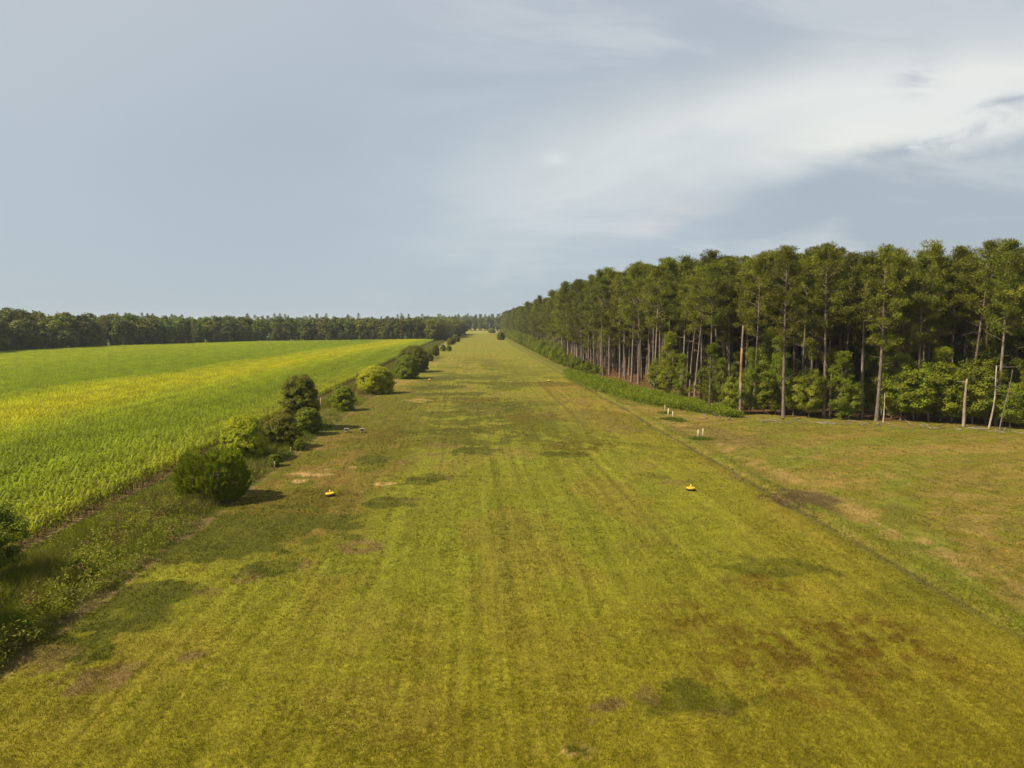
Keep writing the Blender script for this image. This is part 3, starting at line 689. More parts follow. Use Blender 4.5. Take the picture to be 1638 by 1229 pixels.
for (px, py) in [(961, 597), (968, 595), (974.5, 599.5), (991.6, 604), (1000, 607), (1010, 611)]: used.append(at(px, py))
rest_edge = used[len(picked):]
gx, gy = np.meshgrid(np.arange(22, 190, 3.7), np.arange(40, 760, 3.7)); gx = gx.ravel() + rng.uniform(-1.6, 1.6, gx.size); gy = gy.ravel() + rng.uniform(-1.6, 1.6, gy.size)
f = forest_in(gx, gy); lim = np.interp(gy, [60, 150, 220, 700], [75, 60, 34, 22])
k = (f > .6 + 3.2 * (fbm(gx * .0 + 3, gy * .09, 2, 5.) > .55)) & (f < lim) & (rng.random(len(gx)) < np.where(f < 12, .93, .8)) & ~((gy < 120) & (gx > 1.05 * gy + 30)); gx, gy, f = gx[k], gy[k], f[k]
U = np.array(used); dmin = np.min(np.hypot(gx[:, None] - U[None, :, 0], gy[:, None] - U[None, :, 1]), 1); k = dmin > 2.4; gx, gy, f = gx[k], gy[k], f[k]
gx = np.r_[[a[0] for a in rest_edge], gx]; gy = np.r_[[a[1] for a in rest_edge], gy]; f = np.r_[np.zeros(len(rest_edge)), f]
inview = (gx < .80 * gy + 6)
score = np.hypot(gx, gy) + 5.5 * f + 400 * (~inview); od = np.argsort(score); NIND = 300 - len(picked)
print('pines total', len(gx))
allp = pines + slim
ps = rng.uniform(.93, 1.055, len(gx)) * np.interp(gy, [90, 105, 125, 170, 240, 400, 700], [.985, 1.0, 1.07, 1.09, 1.04, 1.0, 1.0])
for j, i in enumerate(od[:NIND]):
    x, y = gx[i], gy[i]; ms = allp[int(rng.integers(0, len(pines)))] if rng.random() < .85 else slim[int(rng.integers(0, 2))]
    side = x < 45 and y > 100
    if not side and 3 < f[i] < 12 and rng.random() < .3: ms = low_pines[int(rng.integers(0, 4))]
    if f[i] < 5 and y > 125 and rng.random() < .25 + (y > 170) * .5: ms = low_pines[int(rng.integers(0, 4))]
    if f[i] < 4: lab = 'tall bare-trunked pine in the front row facing the airstrip' if side else 'tall bare-trunked pine in the front row facing the clearing'
    elif f[i] < 14: lab = 'pine a few rows inside the wood along the airstrip' if side else 'pine a few rows inside the wood behind the clearing'
    else: lab = 'pine deep inside the shaded right-hand wood'
    if f[i] >= 14: side = False
    grp = 'front row pines' if f[i] < 4 else ('inner row pines' if f[i] < 14 else 'deep wood pines')
    e = plant('pine_tree', ms, (x, y, float(gz(x, y))), rng.uniform(0, 6.28), ps[i] * (1.12 if ms in slim else 1), lab, 'pine tree', grp + ('' if f[i] >= 14 else ' facing the airstrip' if side else ' behind the clearing'))
i = od[NIND:]
vi_ = np.where((f[i] < 8) & (rng.random(len(i)) < .92), rng.integers(len(pines), len(pines) + 4, len(i)), rng.integers(0, len(pines), len(i)))
scatter('pine_wood', np.stack([gx[i], gy[i], gz(gx[i], gy[i])], 1), rng.uniform(0, 6.28, len(i)), ps[i], vi_, [list(a) for a in pines + low_pines], 'mass of pines further along and deeper in the right-hand wood', 'pine wood')

# snags and dead stems at the wood edge
def snag(px, py, top, r0, mats, lean, bends, label, stubs=3, name='dead_trunk'):
    x, y = at(px, py); d = math.hypot(x, y); H = (py - top) * d / FPX; r = np.random.default_rng(int(px))
    e = empty(name, (x, y, float(gz(x, y)))); z = np.linspace(0, 1, 9)
    P = np.stack([H * math.tan(R(lean)) * z + bends * np.sin(z * 5 + px), bends * .5 * np.cos(z * 4), z * H - .1], 1)
    rad = r0 * (1 - .45 * z) * (1 + r.normal(0, .06, 9))
    if len(mats) == 1:
        tb = Tubes(); tb.add(P, rad, 8); obj('stem', tb.mesh('stem', mats[0]), e)
    else:
        tb = Tubes(); tb.add(P[:4], rad[:4], 8); obj('lower_trunk', tb.mesh('lower_trunk', mats[0]), e)
        tb = Tubes(); tb.add(P[3:7], rad[3:7], 8); o = obj('stripped_wood', tb.mesh('stripped_wood', mats[1]), e); o['label'] = 'orange stripped bare wood'
        tb = Tubes(); tb.add(P[6:], rad[6:], 8); obj('upper_trunk', tb.mesh('upper_trunk', mats[0]), e)
    if stubs:
        tb = Tubes()
        for q in range(stubs):
            zz = r.uniform(.45, .97); i = zz * 8; b = np.array([np.interp(zz, z, P[:, c]) for c in range(3)]); a = r.uniform(0, 6.28); L = r.uniform(.4, 1.5)
            tb.add([b, b + np.array([math.cos(a), math.sin(a), .35]) * L * .5, b + np.array([math.cos(a), math.sin(a), .15]) * L], [.04, .03, .01], 4)
        obj('branch_stubs', tb.mesh('branch_stubs', mats[0]), e)
    return tag(e, label, 'dead tree')
snag(1183, 664, 526, .21, [M_BARK, M_BARKO], .6, .05, 'tall broken-topped pine trunk with an orange stripped scar at the wood edge', 12)
snag(1541, 682, 616, .20, [M_BARKP], .9, .05, 'short pale dead stub of a trunk in front of bright saplings', 2)
snag(1583, 685, 600, .11, [M_BARKP], 4, .16, 'thin crooked pale dead stem left of the leaning knotty pine', 5)
snag(1600, 687, 606, .08, [M_BARK], 8, .08, 'thin dead stem tilted right, nearest the right border', 3)
snag(1327, 669, 602, .17, [M_BARK], .4, .03, 'short dead trunk, shorter of a close pair of trunks', 0)
snag(1413, 675, 632, .08, [M_BARKP], .5, .03, 'slim short grey dead stick beside the thick leaning pine', 0)

# young trees and saplings under the pines
sap = [make_broad(200 + i, H=h_, Wx=w_, base=.25, lumps=int(n_ * 1.5), per=105, lsize=.12, mat=M_SAPL, base_jit=1, shape=s_, R0=.06, limbs=6, bk=M_BARK) for i, (h_, w_, n_, s_) in enumerate([(5., 1.6, 80, 'round'), (6.5, 2.0, 100, 'cone'), (4., 1.5, 65, 'round'), (7.5, 2.3, 120, 'tall')])]
sap += [make_pine(230 + i, H=h_, cb=.06, full=.9, R0=.07, Lm=lm_, cl=.62, mat=M_SAPL) for i, (h_, lm_) in enumerate([(8., .55), (7., .62), (9., .5)])]
SH = [5., 6.5, 4., 7.5, 8., 7., 9.]
sp = [(1072, 640, 7.6, 3, 1.1, 'dark green sapling clump at the corner of the wood behind the leafy weeds'), (1058, 632, 5.2, 0, 1.2, 'low dark sapling left of the corner sapling clump'), (1090, 645, 6.0, 1, .9, 'sapling squeezed behind the three close corner trunks'),
 (1140, 652, 7.6, 1, 1.2, 'pointed bright young tree between the corner trunks and broad-crowned pine'), (1155, 657, 6.3, 3, 1.0, 'young tree at the foot of the broad-crowned pine'), (1172, 662, 4.0, 2, .9, 'low yellow-green sapling just left of the broken scarred trunk'),
 (1200, 662, 6.6, 1, .8, 'narrow yellow-green sapling right of the broken scarred trunk'), (1222, 662, 5.8, 0, 1.1, 'round sapling between the scarred trunk and the pale pine'), (1240, 664, 7.4, 3, 1.0, 'tall sapling just left of the pale straight pine'), (1268, 665, 4.6, 2, .8, 'small sapling right of the pale straight pine'),
 (1294, 668, 5.9, 0, 1.0, 'rounded bright sapling left of the close pair of trunks'), (1345, 670, 6.0, 1, 1.2, 'bright broad sapling right of the close pair of trunks'), (1358, 671, 4.8, 0, 1.0, 'low sapling leaning out right of the close pair'), (1425, 670, 8.3, 3, 1.2, 'large young tree right behind the thick leaning pine'),
 (1440, 672, 5.0, 2, 1.2, 'low spreading sapling two steps right of the thick leaning pine'), (1462, 672, 6.8, 0, 1.4, 'wide bushy sapling in the middle of the sapling thicket'), (1485, 674, 5.6, 2, 1.3, 'dark green bushy sapling left of the pale dead stub'), (1503, 674, 7.4, 3, 1.3, 'tall bright sapling under the straight pine'),
 (1522, 676, 5.2, 0, 1.1, 'sapling leaning against the left of the pale dead stub'), (1556, 678, 6.4, 0, 1.3, 'rounded light green sapling right of the pale dead stub'), (1575, 680, 4.6, 2, 1.0, 'small sapling left of the thin crooked dead stem'), (1616, 684, 4.9, 0, 1.1, 'light green rounded sapling nearest the right border'),
 (1410, 664, 9.5, 1, .9, 'tallest young pine-like sapling behind the thick leaning pine'), (1555, 660, 9.0, 1, .8, 'dark pointed young tree in the shade behind the dead stub'), (1600, 668, 8.8, 3, 1.0, 'tall young tree behind the knotty leaning pine'), (1635, 680, 6.0, 1, 1.0, 'sapling cut by the right border of the photo'),
 (1330, 662, 7.6, 3, .9, 'shaded tall sapling behind the close pair of trunks'), (1228, 655, 9.0, 1, .8, 'tall shaded young tree behind the round saplings')]
for (px, py, H, si, w, lab) in sp:
    x, y = at(px, py); si = {1: 4, 3: 6}.get(si, si) if (px * 7) % 10 < 6 else si; s = H / SH[si]
    s *= 1.15 + .3 * ((px * 13) % 7) / 7; w /= 1.12; plant('sapling', sap[si], (x, y, float(gz(x, y))), rng.uniform(0, 6.28), (s * w, s * w, s), lab, 'sapling', 'saplings under the pine wood edge')
# dim undergrowth deeper in the wood
n = 900; x = rng.uniform(27, 150, n); y = rng.uniform(50, 260, n); f = forest_in(x, y); k = (f > 3) & (f < 60) & ((y < 135) | (f > 18)); x, y, f = x[k], y[k], f[k]
scatter('undergrowth', np.stack([x, y, gz(x, y)], 1), rng.uniform(0, 6, len(x)), rng.uniform(.5, 1.15, len(x)) * (.7 + f / 60), rng.integers(0, 7, len(x)), [list(a) for a in sap], 'shaded young growth among the pine trunks', 'undergrowth')
# brush at the foot of the airstrip-side row, far away
n = 1100; y = rng.uniform(165, 680, n); x = np.interp(y, [98, 135, 203, 430, 700], [34, 31, 27.5, 29, 31]) + rng.uniform(-2.6, 2.5, n)
scatter('wood_edge_brush', np.stack([x, y, gz(x, y)], 1), rng.uniform(0, 6, n), rng.uniform(.2, .7, n) * np.interp(y, [165, 230, 640], [.5, 1.1, 1.6]), rng.integers(0, 4, n), [list(a) for a in sap], 'low brush at the foot of the pines beside the airstrip', 'brush')
# fallen sticks
tb = Tubes(); r = np.random.default_rng(5)
for q in range(90):
    px = r.uniform(1120, 1638); xx, yy2 = at(px, 662 + (px - 1120) * .045 + r.uniform(2, 9)); a = r.uniform(0, 3.14); L = r.uniform(.4, 2.2)
    d = np.array([math.cos(a), math.sin(a), r.uniform(-.05, .25)]); b = np.array([xx, yy2, float(gz(xx, yy2)) + .06]); tb.add([b, b + d * L * .5, b + d * L], [.05, .04, .02], 5)
tag(obj('fallen_sticks', tb.mesh('fallen_sticks', M_BARKP)), 'litter of fallen sticks and branches at the wood edge by the clearing', 'sticks', kind='stuff')

# ------------------------------------------------------------------ left-hand wood and far wood
wood = [make_broad(300 + i, H=18, Wx=w_, base=b_, lumps=n_, per=40, lsize=.85, shape=s_, R0=.25, limbs=7) for i, (w_, b_, n_, s_) in enumerate([(4.6, 1., 95, 'tall'), (5.4, 1.5, 105, 'round'), (4., .6, 90, 'tall'), (4.8, 4.5, 80, 'round'), (3.6, .5, 80, 'cone')])]
lp = [make_pine(350 + i, H=20, cb=.3, full=1.2) for i in range(2)]
wall = wood + lp
def seg_points(P0, P1, rows, step, dep):
    P0 = np.array(P0, float); P1 = np.array(P1, float); e_ = unit(P1 - P0) * 9; P0 = P0 - e_; P1 = P1 + e_; L = np.linalg.norm(P1 - P0); t = (P1 - P0) / L; nrm = np.array([-t[1], t[0]])
    out = []
    for rj in range(rows):
        for q in range(int(L / step)):
            p_ = P0 + t * (q + rng.random()) * step + nrm * (rj * dep + rng.uniform(-.4, .4) * dep); out.append((p_[0], p_[1], rj))
    return out
chain = [at(-150, 578)] + [(a, b) for a, b in WL[1:]] + [at(724, 540.5), at(741, 534.5)]
hmul = [17.5, 18.5, 19.5, 16.0, 16.5, 16.0, 15.8, 15.5, 17]
cand = []
for i in range(len(chain) - 1):
    for (x, y, rj) in seg_points(chain[i], chain[i + 1], 5, 7.0, 6.5): cand.append((x, y, rj, (hmul[i] + hmul[i + 1]) / 2))
cand.sort(key=lambda c_: c_[2] * 60 + math.hypot(c_[0], c_[1]) * .35)
print('left wood', len(cand))
LAB = ['dark green round-topped tree at the front of the far left wood', 'spreading mixed-wood tree at the front of the far left wood', 'bushy low-branched tree at the front of the far left wood', 'open-crowned tree showing its trunk in the far left wood', 'narrow pointed tree at the front of the far left wood', 'dark layered pine in the far left wood', 'ragged-topped pine in the far left wood']
rest = []
for i, (x, y, rj, hh) in enumerate(cand):
    vi = int(rng.choice(7, p=[.24, .26, .22, .14, .04, .05, .05])); base_h = 18 if vi < 5 else 20
    s = hh / base_h * rng.uniform(.84, 1.03) * (.88 if rj == 0 else 1.0) * (.92 if vi > 3 else 1)
    if i < 250:
        plant('woodland_tree', wall[vi], (x, y, -.1), rng.uniform(0, 6.28), (s * 1.15, s * 1.15, s), LAB[vi], 'tree', LAB[vi].split(' in the')[0].split(' at the')[0] + ' trees of the left wood')
    else: rest.append((x, y, vi, s))
scatter('left_wood', [(a[0], a[1], 0) for a in rest], rng.uniform(0, 6, len(rest)), [a[3] for a in rest], [a[2] for a in rest], [list(a) for a in wall], 'mass of trees deeper in the far left wood', 'woodland')
# broadleaf growth closing the back of the right-hand wood
bx_, by_ = np.meshgrid(np.arange(40, 300, 4.5), np.arange(20, 760, 4.5)); bx_ = bx_.ravel() + rng.uniform(-2, 2, bx_.size); by_ = by_.ravel() + rng.uniform(-2, 2, by_.size)
ff = forest_in(bx_, by_); lim = np.interp(by_, [60, 150, 220, 700], [62, 48, 24, 14]); k = (ff > lim) & (ff < lim + 26) & (bx_ < 1.15 * by_ + 30)
scatter('inner_wood', np.stack([bx_[k], by_[k], 0 * bx_[k]], 1), rng.uniform(0, 6, k.sum()), rng.uniform(.6, 1.0, k.sum()), rng.integers(0, 5, k.sum()), [list(a) for a in wood], 'dark mixed growth deep behind the pines of the right-hand wood', 'woodland')
# low leafy skirt of the left wood
sk = []
for i in range(len(chain) - 1): sk += [(x, y, 0) for x, y, rj in seg_points(chain[i], chain[i + 1], 2, 2.4, 4)]
sk = np.array(sk); sk[:, 1] -= 2.5
scatter('wood_skirt', sk, rng.uniform(0, 6, len(sk)), rng.uniform(.16, .42, len(sk)), rng.integers(0, 5, len(sk)), [list(a) for a in wood], 'low bushes along the foot of the far left wood', 'bushes')
far = seg_points((-60, 985), (170, 985), 7, 6, 7) + seg_points((120, 760), (34, 900), 1, 6, 7) + seg_points((-900, 700), (-60, 985), 3, 10, 9)
far = [a for a in far]
pf = np.array([(a[0], a[1], 0) for a in far]); 
scatter('far_wood', pf, rng.uniform(0, 6, len(pf)), rng.uniform(.95, 1.2, len(pf)), rng.integers(0, 7, len(pf)), [list(a) for a in wall], 'hazy mass of trees closing the far end of the airstrip', 'woodland')

# ------------------------------------------------------------------ shrubs of the verge
def make_bush(seed, H, Wx, lumps, per, ls, mat, shape='dome', base=.05, stems=3, R0=.05, bk=M_BARKD):
    return make_broad(seed, H, Wx, base, lumps, per, ls, mat, shape, bk, R0, 10, stems)
def make_cedar(seed, H, Wx, mat, n=190, per=130, L=.17, Wd=.05):
    """feathery plumes fanning up and out from the foot"""
    r = np.random.default_rng(seed); C = []; D0 = []; LN = []
    for q in range(n):
        az = r.uniform(0, 6.28); f = r.random() ** 1.15; out = r.uniform(.80, 1.0) * (1 + .07 * math.sin(az * 3 + seed)) if r.random() < .8 else r.uniform(.2, .7)
        z = H * (.03 + .78 * f); w = Wx * math.sqrt(max(.05, 1 - ((z / H - .30) / .74) ** 2)) * .88
        C.append((math.cos(az) * out * w, math.sin(az) * out * w, z)); tl = 1.15 - .95 * f
        D0.append(unit(np.array([math.cos(az) * tl, math.sin(az) * tl, 1.0 + r.normal(0, .12)]))); LN.append(r.uniform(.7, 1.25) * (.55 + .1 * Wx) * .62)
    C = np.array(C); D0 = np.array(D0); LN = np.array(LN); m_ = n * per
    P = np.repeat(C, per, 0); Dd = np.repeat(D0, per, 0); s = r.random(m_); ln = np.repeat(LN, per)
    rad = unit(r.normal(size=(m_, 3))); P = P + Dd * (s * ln)[:, None] + rad * ((1.05 - s) * .27 * ln)[:, None]; P[:, 2] = np.maximum(P[:, 2], .04)
    V, F = blades(P, unit(Dd * 1.2 + rad * .5), r.uniform(.7, 1.2, m_) * L, Wd, r, rad + r.normal(0, .3, (m_, 3)))
    tb = Tubes(); tb.add([(0, 0, -.15), (.03, 0, H * .4), (0, .03, H * .8)], [.11, .08, .02], 7)
    for q in range(0, n, 10): c = C[q]; tb.add([(0, 0, c[2] * .5), (c[0] * .55, c[1] * .55, c[2] * .72), c], [.035, .02, .008], 4)
    return tb.mesh('trunk', M_BARKD), mesh_np('crown', V, F, mat)
def shrub(px, base_y, w_px, top, kind, label, seed, dens=1.0, ls=.13, cat='bush', name='shrub', **kw):
    x, y = at(px, base_y); d = math.hypot(x, y)
    y += .32 * w_px * d / FPX * 1.0; x = x * (y / (y - .32 * w_px * d / FPX))   # base_y is where the front of the crown meets the ground
    d2 = math.hypot(x, y); hw = w_px * .5 * d2 / FPX
    dd = RM @ np.array([(px - CX) / FPX, -(top - CY) / FPX, -1.0]); H = HCAM + dd[2] * (y / dd[1]); H = max(H, .6)
    if kind == 'cedar': ms = make_cedar(seed, H, hw, M_CEDAR, int(560 * dens), **kw)
    else:
        mat = dict(light=M_BUSHL, mid=M_BUSHM, dark=M_BUSHD)[kind]; ar = max(.5, hw * 2 * H); kw.setdefault('lumps', int((110 + 11 * ar) * dens))
        ms = make_bush(seed, H, hw, per=int(min(210, 75 + 4 * ar) * (.13 / ls) ** 1.2), ls=ls, mat=mat, **kw)
    return plant(name, ms, (x, y, float(gz(x, y))), rng.uniform(0, 6.28), 1, label, cat, 'shrubs along the verge between corn and airstrip')
shrub(340, 808, 108, 716, 'cedar', 'large feathery dark green juniper, nearest complete shrub of the verge', 1, 1.1, cat='juniper', name='juniper_bush')
shrub(392, 741, 70, 668, 'light', 'round bright yellow-green bush just behind the juniper', 2, 1.3)
shrub(452, 720, 62, 668, 'dark', 'low brownish olive thicket between the round bright bush and the tall shrub tree', 3, 1.0, ls=.10)
shrub(428, 722, 30, 690, 'dark', 'small brown thicket tucked behind the round bright bush', 31, .8, ls=.10)
shrub(482, 690, 62, 604, 'dark', 'tall dark-leaved shrub tree, the highest of the verge', 4, 1.0, cat='small tree', name='shrub_tree')
shrub(492, 698, 44, 655, 'mid', 'green bush at the foot of the tall shrub tree', 5, 1.2)
shrub(548, 659, 41, 620, 'mid', 'medium green bush alone between tall shrub tree and wide bright bush', 6, .9)
shrub(600, 631, 60, 586, 'light', 'wide bright domed bush halfway along the verge', 7, 1.3, ls=.15)
shrub(652, 607, 40, 569, 'mid', 'rounded green bush in front of a dark thicket, beyond the wide domed bush', 8, 1.2, ls=.17)
shrub(662, 596, 50, 554, 'dark', 'dark thicket rising behind the rounded green bush', 9, 1.2, ls=.17)
shrub(676, 594, 18, 564, 'dark', 'narrow dark bush at the right side of the dark thicket', 10, 1.0, ls=.17)
shrub(684, 578, 20, 559, 'mid', 'small green bush behind the narrow dark bush', 11, 1.0, ls=.2)
shrub(697, 570, 13, 553, 'dark', 'small conical dark evergreen standing apart beyond the thicket', 12, .9, ls=.2, cat='evergreen')
shrub(709, 562, 9, 552, 'dark', 'tiny dark bush just past the small conical evergreen', 13, .7, ls=.25)
shrub(718, 562, 8, 553, 'mid', 'tiny green bush before the distant thicket', 14, .7, ls=.25)
shrub(721, 552, 14, 541, 'dark', 'front bush of the distant dark thicket at the airstrip edge', 15, .8, ls=.3)
shrub(729, 547, 14, 535, 'dark', 'rear bush of the distant dark thicket at the airstrip edge', 16, .8, ls=.3)
shrub(801, 544, 13, 531, 'dark', 'small dark bush at the far right edge of the airstrip, before the pines', 17, .8, ls=.3)
shrub(786, 533, 12, 525, 'mid', 'dark bush at the far end of the airstrip on the right', 18, .8, ls=.5)
# small clumps of weeds one can tell apart
for i, (px, by, w, tp, lab) in enumerate([(440, 748, 26, 728, 'small leafy weed clump right of the round bright bush'), (480, 722, 20, 704, 'small light green weed clump before the olive thicket'),
        (130, 925, 30, 900, 'small green weed clump near the shaded bottom left'), (20, 905, 30, 880, 'weed clump under the tree at the left border')]):
    shrub(px, by, w, tp, 'mid', lab, 40 + i, .6, ls=.09, cat='weeds', name='weed_clump')
# tree cut by the left border
x, y = -22.9, 33.5
ms = make_bush(60, 4.1, 2.0, 80, 240, .13, M_BUSHM, 'round', .5, 2, .09); plant('small_tree', ms, (x, y, 0), 1.1, 1, 'leafy green tree cut by the left border, casting shade on the verge', 'tree')
ms = make_bush(61, 6.2, 2.7, 130, 160, .14, M_BUSHM, 'round', .5, 2, .09); x, y = -22.5, 27.0; plant('small_tree', ms, (x, y, 0), 2.1, 1, 'leafy tree just outside the left border at the bottom of the verge', 'tree')

# ------------------------------------------------------------------ small things
M_YEL = plain('yellow_paint', (.62, .38, .02), .6, .3); M_BLK = plain('near_black', (.02, .02, .018), .8, .1)
M_WHT = plain('weathered_white', (.72, .68, .52), .7, .25); M_BOX = plain('grimy_box_paint', (.38, .36, .28), .7, .5); M_LENS = plain('amber_glass', (.9, .62, .12), .2, 0)
M_DARK = plain('dark_inside', (.012, .012, .012), .7, 0); M_LID = plain('weathered_grey_lid', (.22, .21, .17), .7, .4); M_METAL = plain('galvanised_metal', (.55, .53, .48), .45, .2, .4); M_POST = plain('old_post_wood', (.42, .34, .22), .85, .4)
def torus(name, R1, r1, z, mat, nu=40, nv=14, groove=True, flat=.8):
    V = []
    for i in range(nu):
        a = i * 2 * math.pi / nu
        for j in range(nv):
            b = j * 2 * math.pi / nv; rr = r1 * (1 - (.10 if groove and i % 2 and math.cos(b) > .3 else 0))
            V.append(((R1 + rr * math.cos(b)) * math.cos(a), (R1 + rr * math.cos(b)) * math.sin(a), z + rr * flat * math.sin(b)))
    F = [[i * nv + j, ((i + 1) % nu) * nv + j, ((i + 1) % nu) * nv + (j + 1) % nv, i * nv + (j + 1) % nv] for i in range(nu) for j in range(nv)]
    return mesh_np(name, V, F, mat, smooth=True)
def boxes(name, bs, mat):
    V = []; F = []
    for (x0, x1, y0, y1, z0, z1) in bs:
        b = len(V); V += [(x0, y0, z0), (x1, y0, z0), (x1, y1, z0), (x0, y1, z0), (x0, y0, z1), (x1, y0, z1), (x1, y1, z1), (x0, y1, z1)]
        F += [[b + q for q in f_] for f_ in ((3, 2, 1, 0), (4, 5, 6, 7), (0, 1, 5, 4), (1, 2, 6, 5), (2, 3, 7, 6), (3, 0, 4, 7))]
    me = mesh_np(name, V, F, mat)
    import bmesh
    bb = bmesh.new(); bb.from_mesh(me); bmesh.ops.bevel(bb, geom=bb.edges[:], offset=.006, segments=1, affect='EDGES'); bb.to_mesh(me); bb.free(); return me
def lathe(name, prof, mat, seg=16):
    V = []; F = []; n_ = len(prof)
    for i in range(seg):
        a = i * 2 * math.pi / seg
        for (r_, z_) in prof: V.append((r_ * math.cos(a), r_ * math.sin(a), z_))
    for i in range(seg):
        for j in range(n_ - 1): F.append([i * n_ + j, ((i + 1) % seg) * n_ + j, ((i + 1) % seg) * n_ + j + 1, i * n_ + j + 1])
    return mesh_np(name, V, F, mat, smooth=True)
mk = dict(base=torus('dark_base', .27, .085, .06, M_BLK), ring=torus('yellow_tyre', .245, .085, .165, M_YEL), stake=lathe('stake', [(0, .0), (.022, .0), (.022, .34), (0, .34)], M_YEL), lamp=lathe('lamp', [(0, .34), (.045, .34), (.05, .36), (.04, .40), (.02, .43), (0, .435)], M_LENS))  # base: near-black ring set under the yellow tyre
def marker(px, py, lab, tilt=0):
    x, y = at(px, py + 2); e = empty('edge_marker', (x, y, float(gz(x, y)) + .02), random.uniform(0, 6)); e.rotation_euler.x = tilt
    for nm in ('base', 'ring', 'stake', 'lamp'): obj(dict(base='dark_base', ring='yellow_tyre', stake='stake', lamp='lamp')[nm], mk[nm], e)
    tag(e, lab, 'marker', 'yellow tyre markers along the airstrip')
marker(528, 791, 'yellow tyre runway marker on the left side, nearest to the juniper', .06); marker(1105, 782, 'yellow tyre runway marker on the right side, nearest to the clearing', -.05)
marker(687, 607, 'distant yellow marker dot on the left side near the dark thicket'); marker(878, 608, 'distant yellow marker dot on the right side before the pine wood')
marker(718.5, 572, 'faraway left marker dot level with the conical evergreen'); marker(831, 572, 'faraway right marker dot beside the brush of the pine wood')
def light_unit(px, py, lab, rz):
    x, y = at(px, py); e = empty('approach_light', (x, y, float(gz(x, y))), rz, .82)
    for sx_ in (-1, 1):
        for sy_ in (-1, 1): obj('leg', boxes('leg', [(sx_ * .24 - .018, sx_ * .24 + .018, sy_ * .2 - .018, sy_ * .2 + .018, -.03, .24)], M_METAL), e)
    obj('housing', boxes('housing', [(-.30, -.25, -.3, .3, .24, .52), (.25, .30, -.3, .3, .24, .52), (-.25, .25, -.3, .3, .24, .27), (-.25, .25, .26, .3, .27, .52)], M_BOX), e)
    obj('lens_recess', boxes('lens_recess', [(-.247, .247, -.12, .255, .273, .515)], M_DARK), e)
    obj('lid', boxes('lid', [(-.33, .33, -.30, .32, .523, .55)], M_LID), e)
    tag(e, lab, 'light unit', 'white boxed light units beside the airstrip')
light_unit(555, 692, 'left one of two small white boxed lights on legs in the turf', -.1); light_unit(579.5, 692, 'right one of two small white boxed lights on legs in the turf', .05)
def post(px, py, h, lab, mat, r_=.05, tilt=0, cap=True, grp=None, name='marker_post'):
    x, y = at(px, py); e = empty(name, (x, y, float(gz(x, y)) - .05)); e.rotation_euler.y = tilt
    obj('post', lathe('post', [(0, 0), (r_, 0), (r_ * .97, h), (r_ * .8, h + .015), (0, h + .015)], mat, 12), e)
    if cap: obj('cap', lathe('cap', [(r_ * 1.02, h - .06), (r_ * 1.25, h - .06), (r_ * 1.25, h + .02), (r_ * .9, h + .04), (0, h + .045)], M_WHT, 12), e)
    tag(e, lab, 'post', grp)
post(1063.5, 659, .95, 'thinnest white post, leftmost of three posts before the leafy weeds', M_WHT, .04, 0, False, 'white posts')
post(1068.8, 666, 1.0, 'middle capped white post of three before the leafy weeds', M_WHT, .075, .02, True, 'white posts')
post(1076.2, 670, .95, 'right one of three white posts, standing in a grass tuft', M_WHT, .06, -.03, False, 'white posts')
post(1116, 701, 1.0, 'left one of a pair of white posts in the brown clearing', M_WHT, .055, .05, False, 'white posts')
post(1124.3, 700, 1.05, 'right one of a pair of white posts in the brown clearing', M_WHT, .05, 0, False, 'white posts')
post(439, 752, .75, 'short weathered stake in weeds right of the round bright bush', M_POST, .05, .04, False, 'old stakes in the verge', 'fence_stake')
post(466, 728, .75, 'short weathered stake in front of the olive thicket', M_POST, .05, -.05, False, 'old stakes in the verge', 'fence_stake')
post(513, 657, 1.7, 'tall weathered stake right of the tall shrub tree', M_POST, .07, .03, False, 'old stakes in the verge', 'fence_stake')
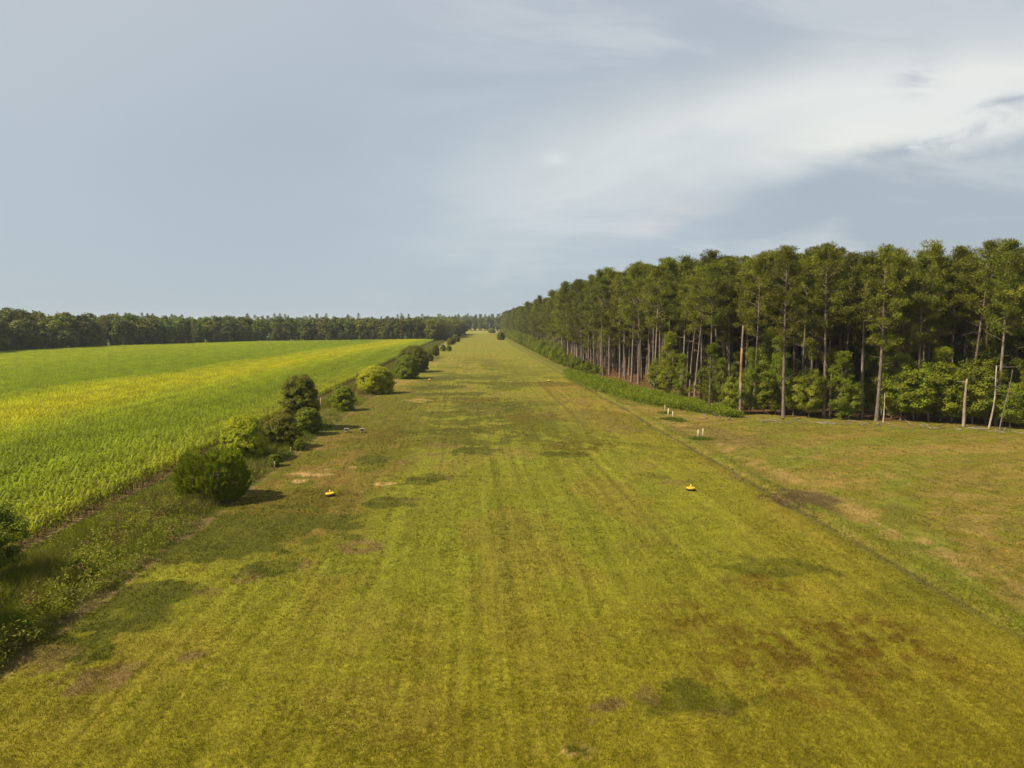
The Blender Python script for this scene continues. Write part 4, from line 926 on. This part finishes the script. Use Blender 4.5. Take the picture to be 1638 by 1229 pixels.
# tufts left unmown round the posts
P = []; 
for (px, py, n_, w_) in [(1074, 671, 900, .7), (1086, 674, 500, .6), (1120, 702, 900, .6), (1064, 662, 400, .5)]:
    x, y = at(px, py); P.append(np.stack([x + rng.normal(0, w_, n_), y + rng.normal(0, w_ * .7, n_), np.full(n_, float(gz(x, y)))], 1))
P = np.concatenate(P); D = unit(np.stack([rng.normal(0, .4, len(P)), rng.normal(0, .4, len(P)), np.ones(len(P))], 1))
V, F = blades(P, D, rng.uniform(.15, .45, len(P)), .05); c = np.tile((.12, .17, .015), (len(V), 1)) * np.repeat(rng.uniform(.7, 1.3, len(P)), 3)[:, None]
tag(obj('post_grass', mesh_np('post_grass', V, F, M_WEED, c)), 'longer grass left standing around the white posts', 'grass', kind='stuff')
# utility poles beyond the strip
for px, lab in ((756, 'pale utility pole at the far end of the airstrip, left one'), (783, 'pale utility pole at the far end of the airstrip, right one')):
    x, y = at(px, 530.6); e = empty('utility_pole', (x, y, 0))
    obj('pole', lathe('pole', [(0, 0), (.16, 0), (.11, 10), (0, 10.02)], M_POST, 10), e); obj('crossarm', boxes('crossarm', [(-1.1, 1.1, -.17, -.12, 9.2, 9.35)], M_POST), e)
    tag(e, lab, 'utility pole', 'utility poles')

# ------------------------------------------------------------------ haze
HAZE = 0.00011
hz = bpy.data.materials.new('haze'); hz.use_nodes = True; nt = hz.node_tree; nt.nodes.clear()
pv = nt.nodes.new('ShaderNodeVolumePrincipled'); pv.inputs['Density'].default_value = HAZE; pv.inputs['Color'].default_value = (.80, .88, .95, 1); pv.inputs['Anisotropy'].default_value = .1
nt.links.new(pv.outputs[0], nt.nodes.new('ShaderNodeOutputMaterial').inputs['Volume'])
if HAZE:
    x0, x1, y0, y1, z0, z1 = -7300, 8300, -3200, 10200, -1.6, 32
    me = mesh_np('haze', [(x0, y0, z0), (x1, y0, z0), (x1, y1, z0), (x0, y1, z0), (x0, y0, z1), (x1, y0, z1), (x1, y1, z1), (x0, y1, z1)],
                 [(3, 2, 1, 0), (4, 5, 6, 7), (0, 1, 5, 4), (1, 2, 6, 5), (2, 3, 7, 6), (3, 0, 4, 7)], hz)
    tag(obj('haze', me), kind='stuff', label='thin pale haze in the air over the fields and woods', cat='haze')
print('objects', len(S.objects))
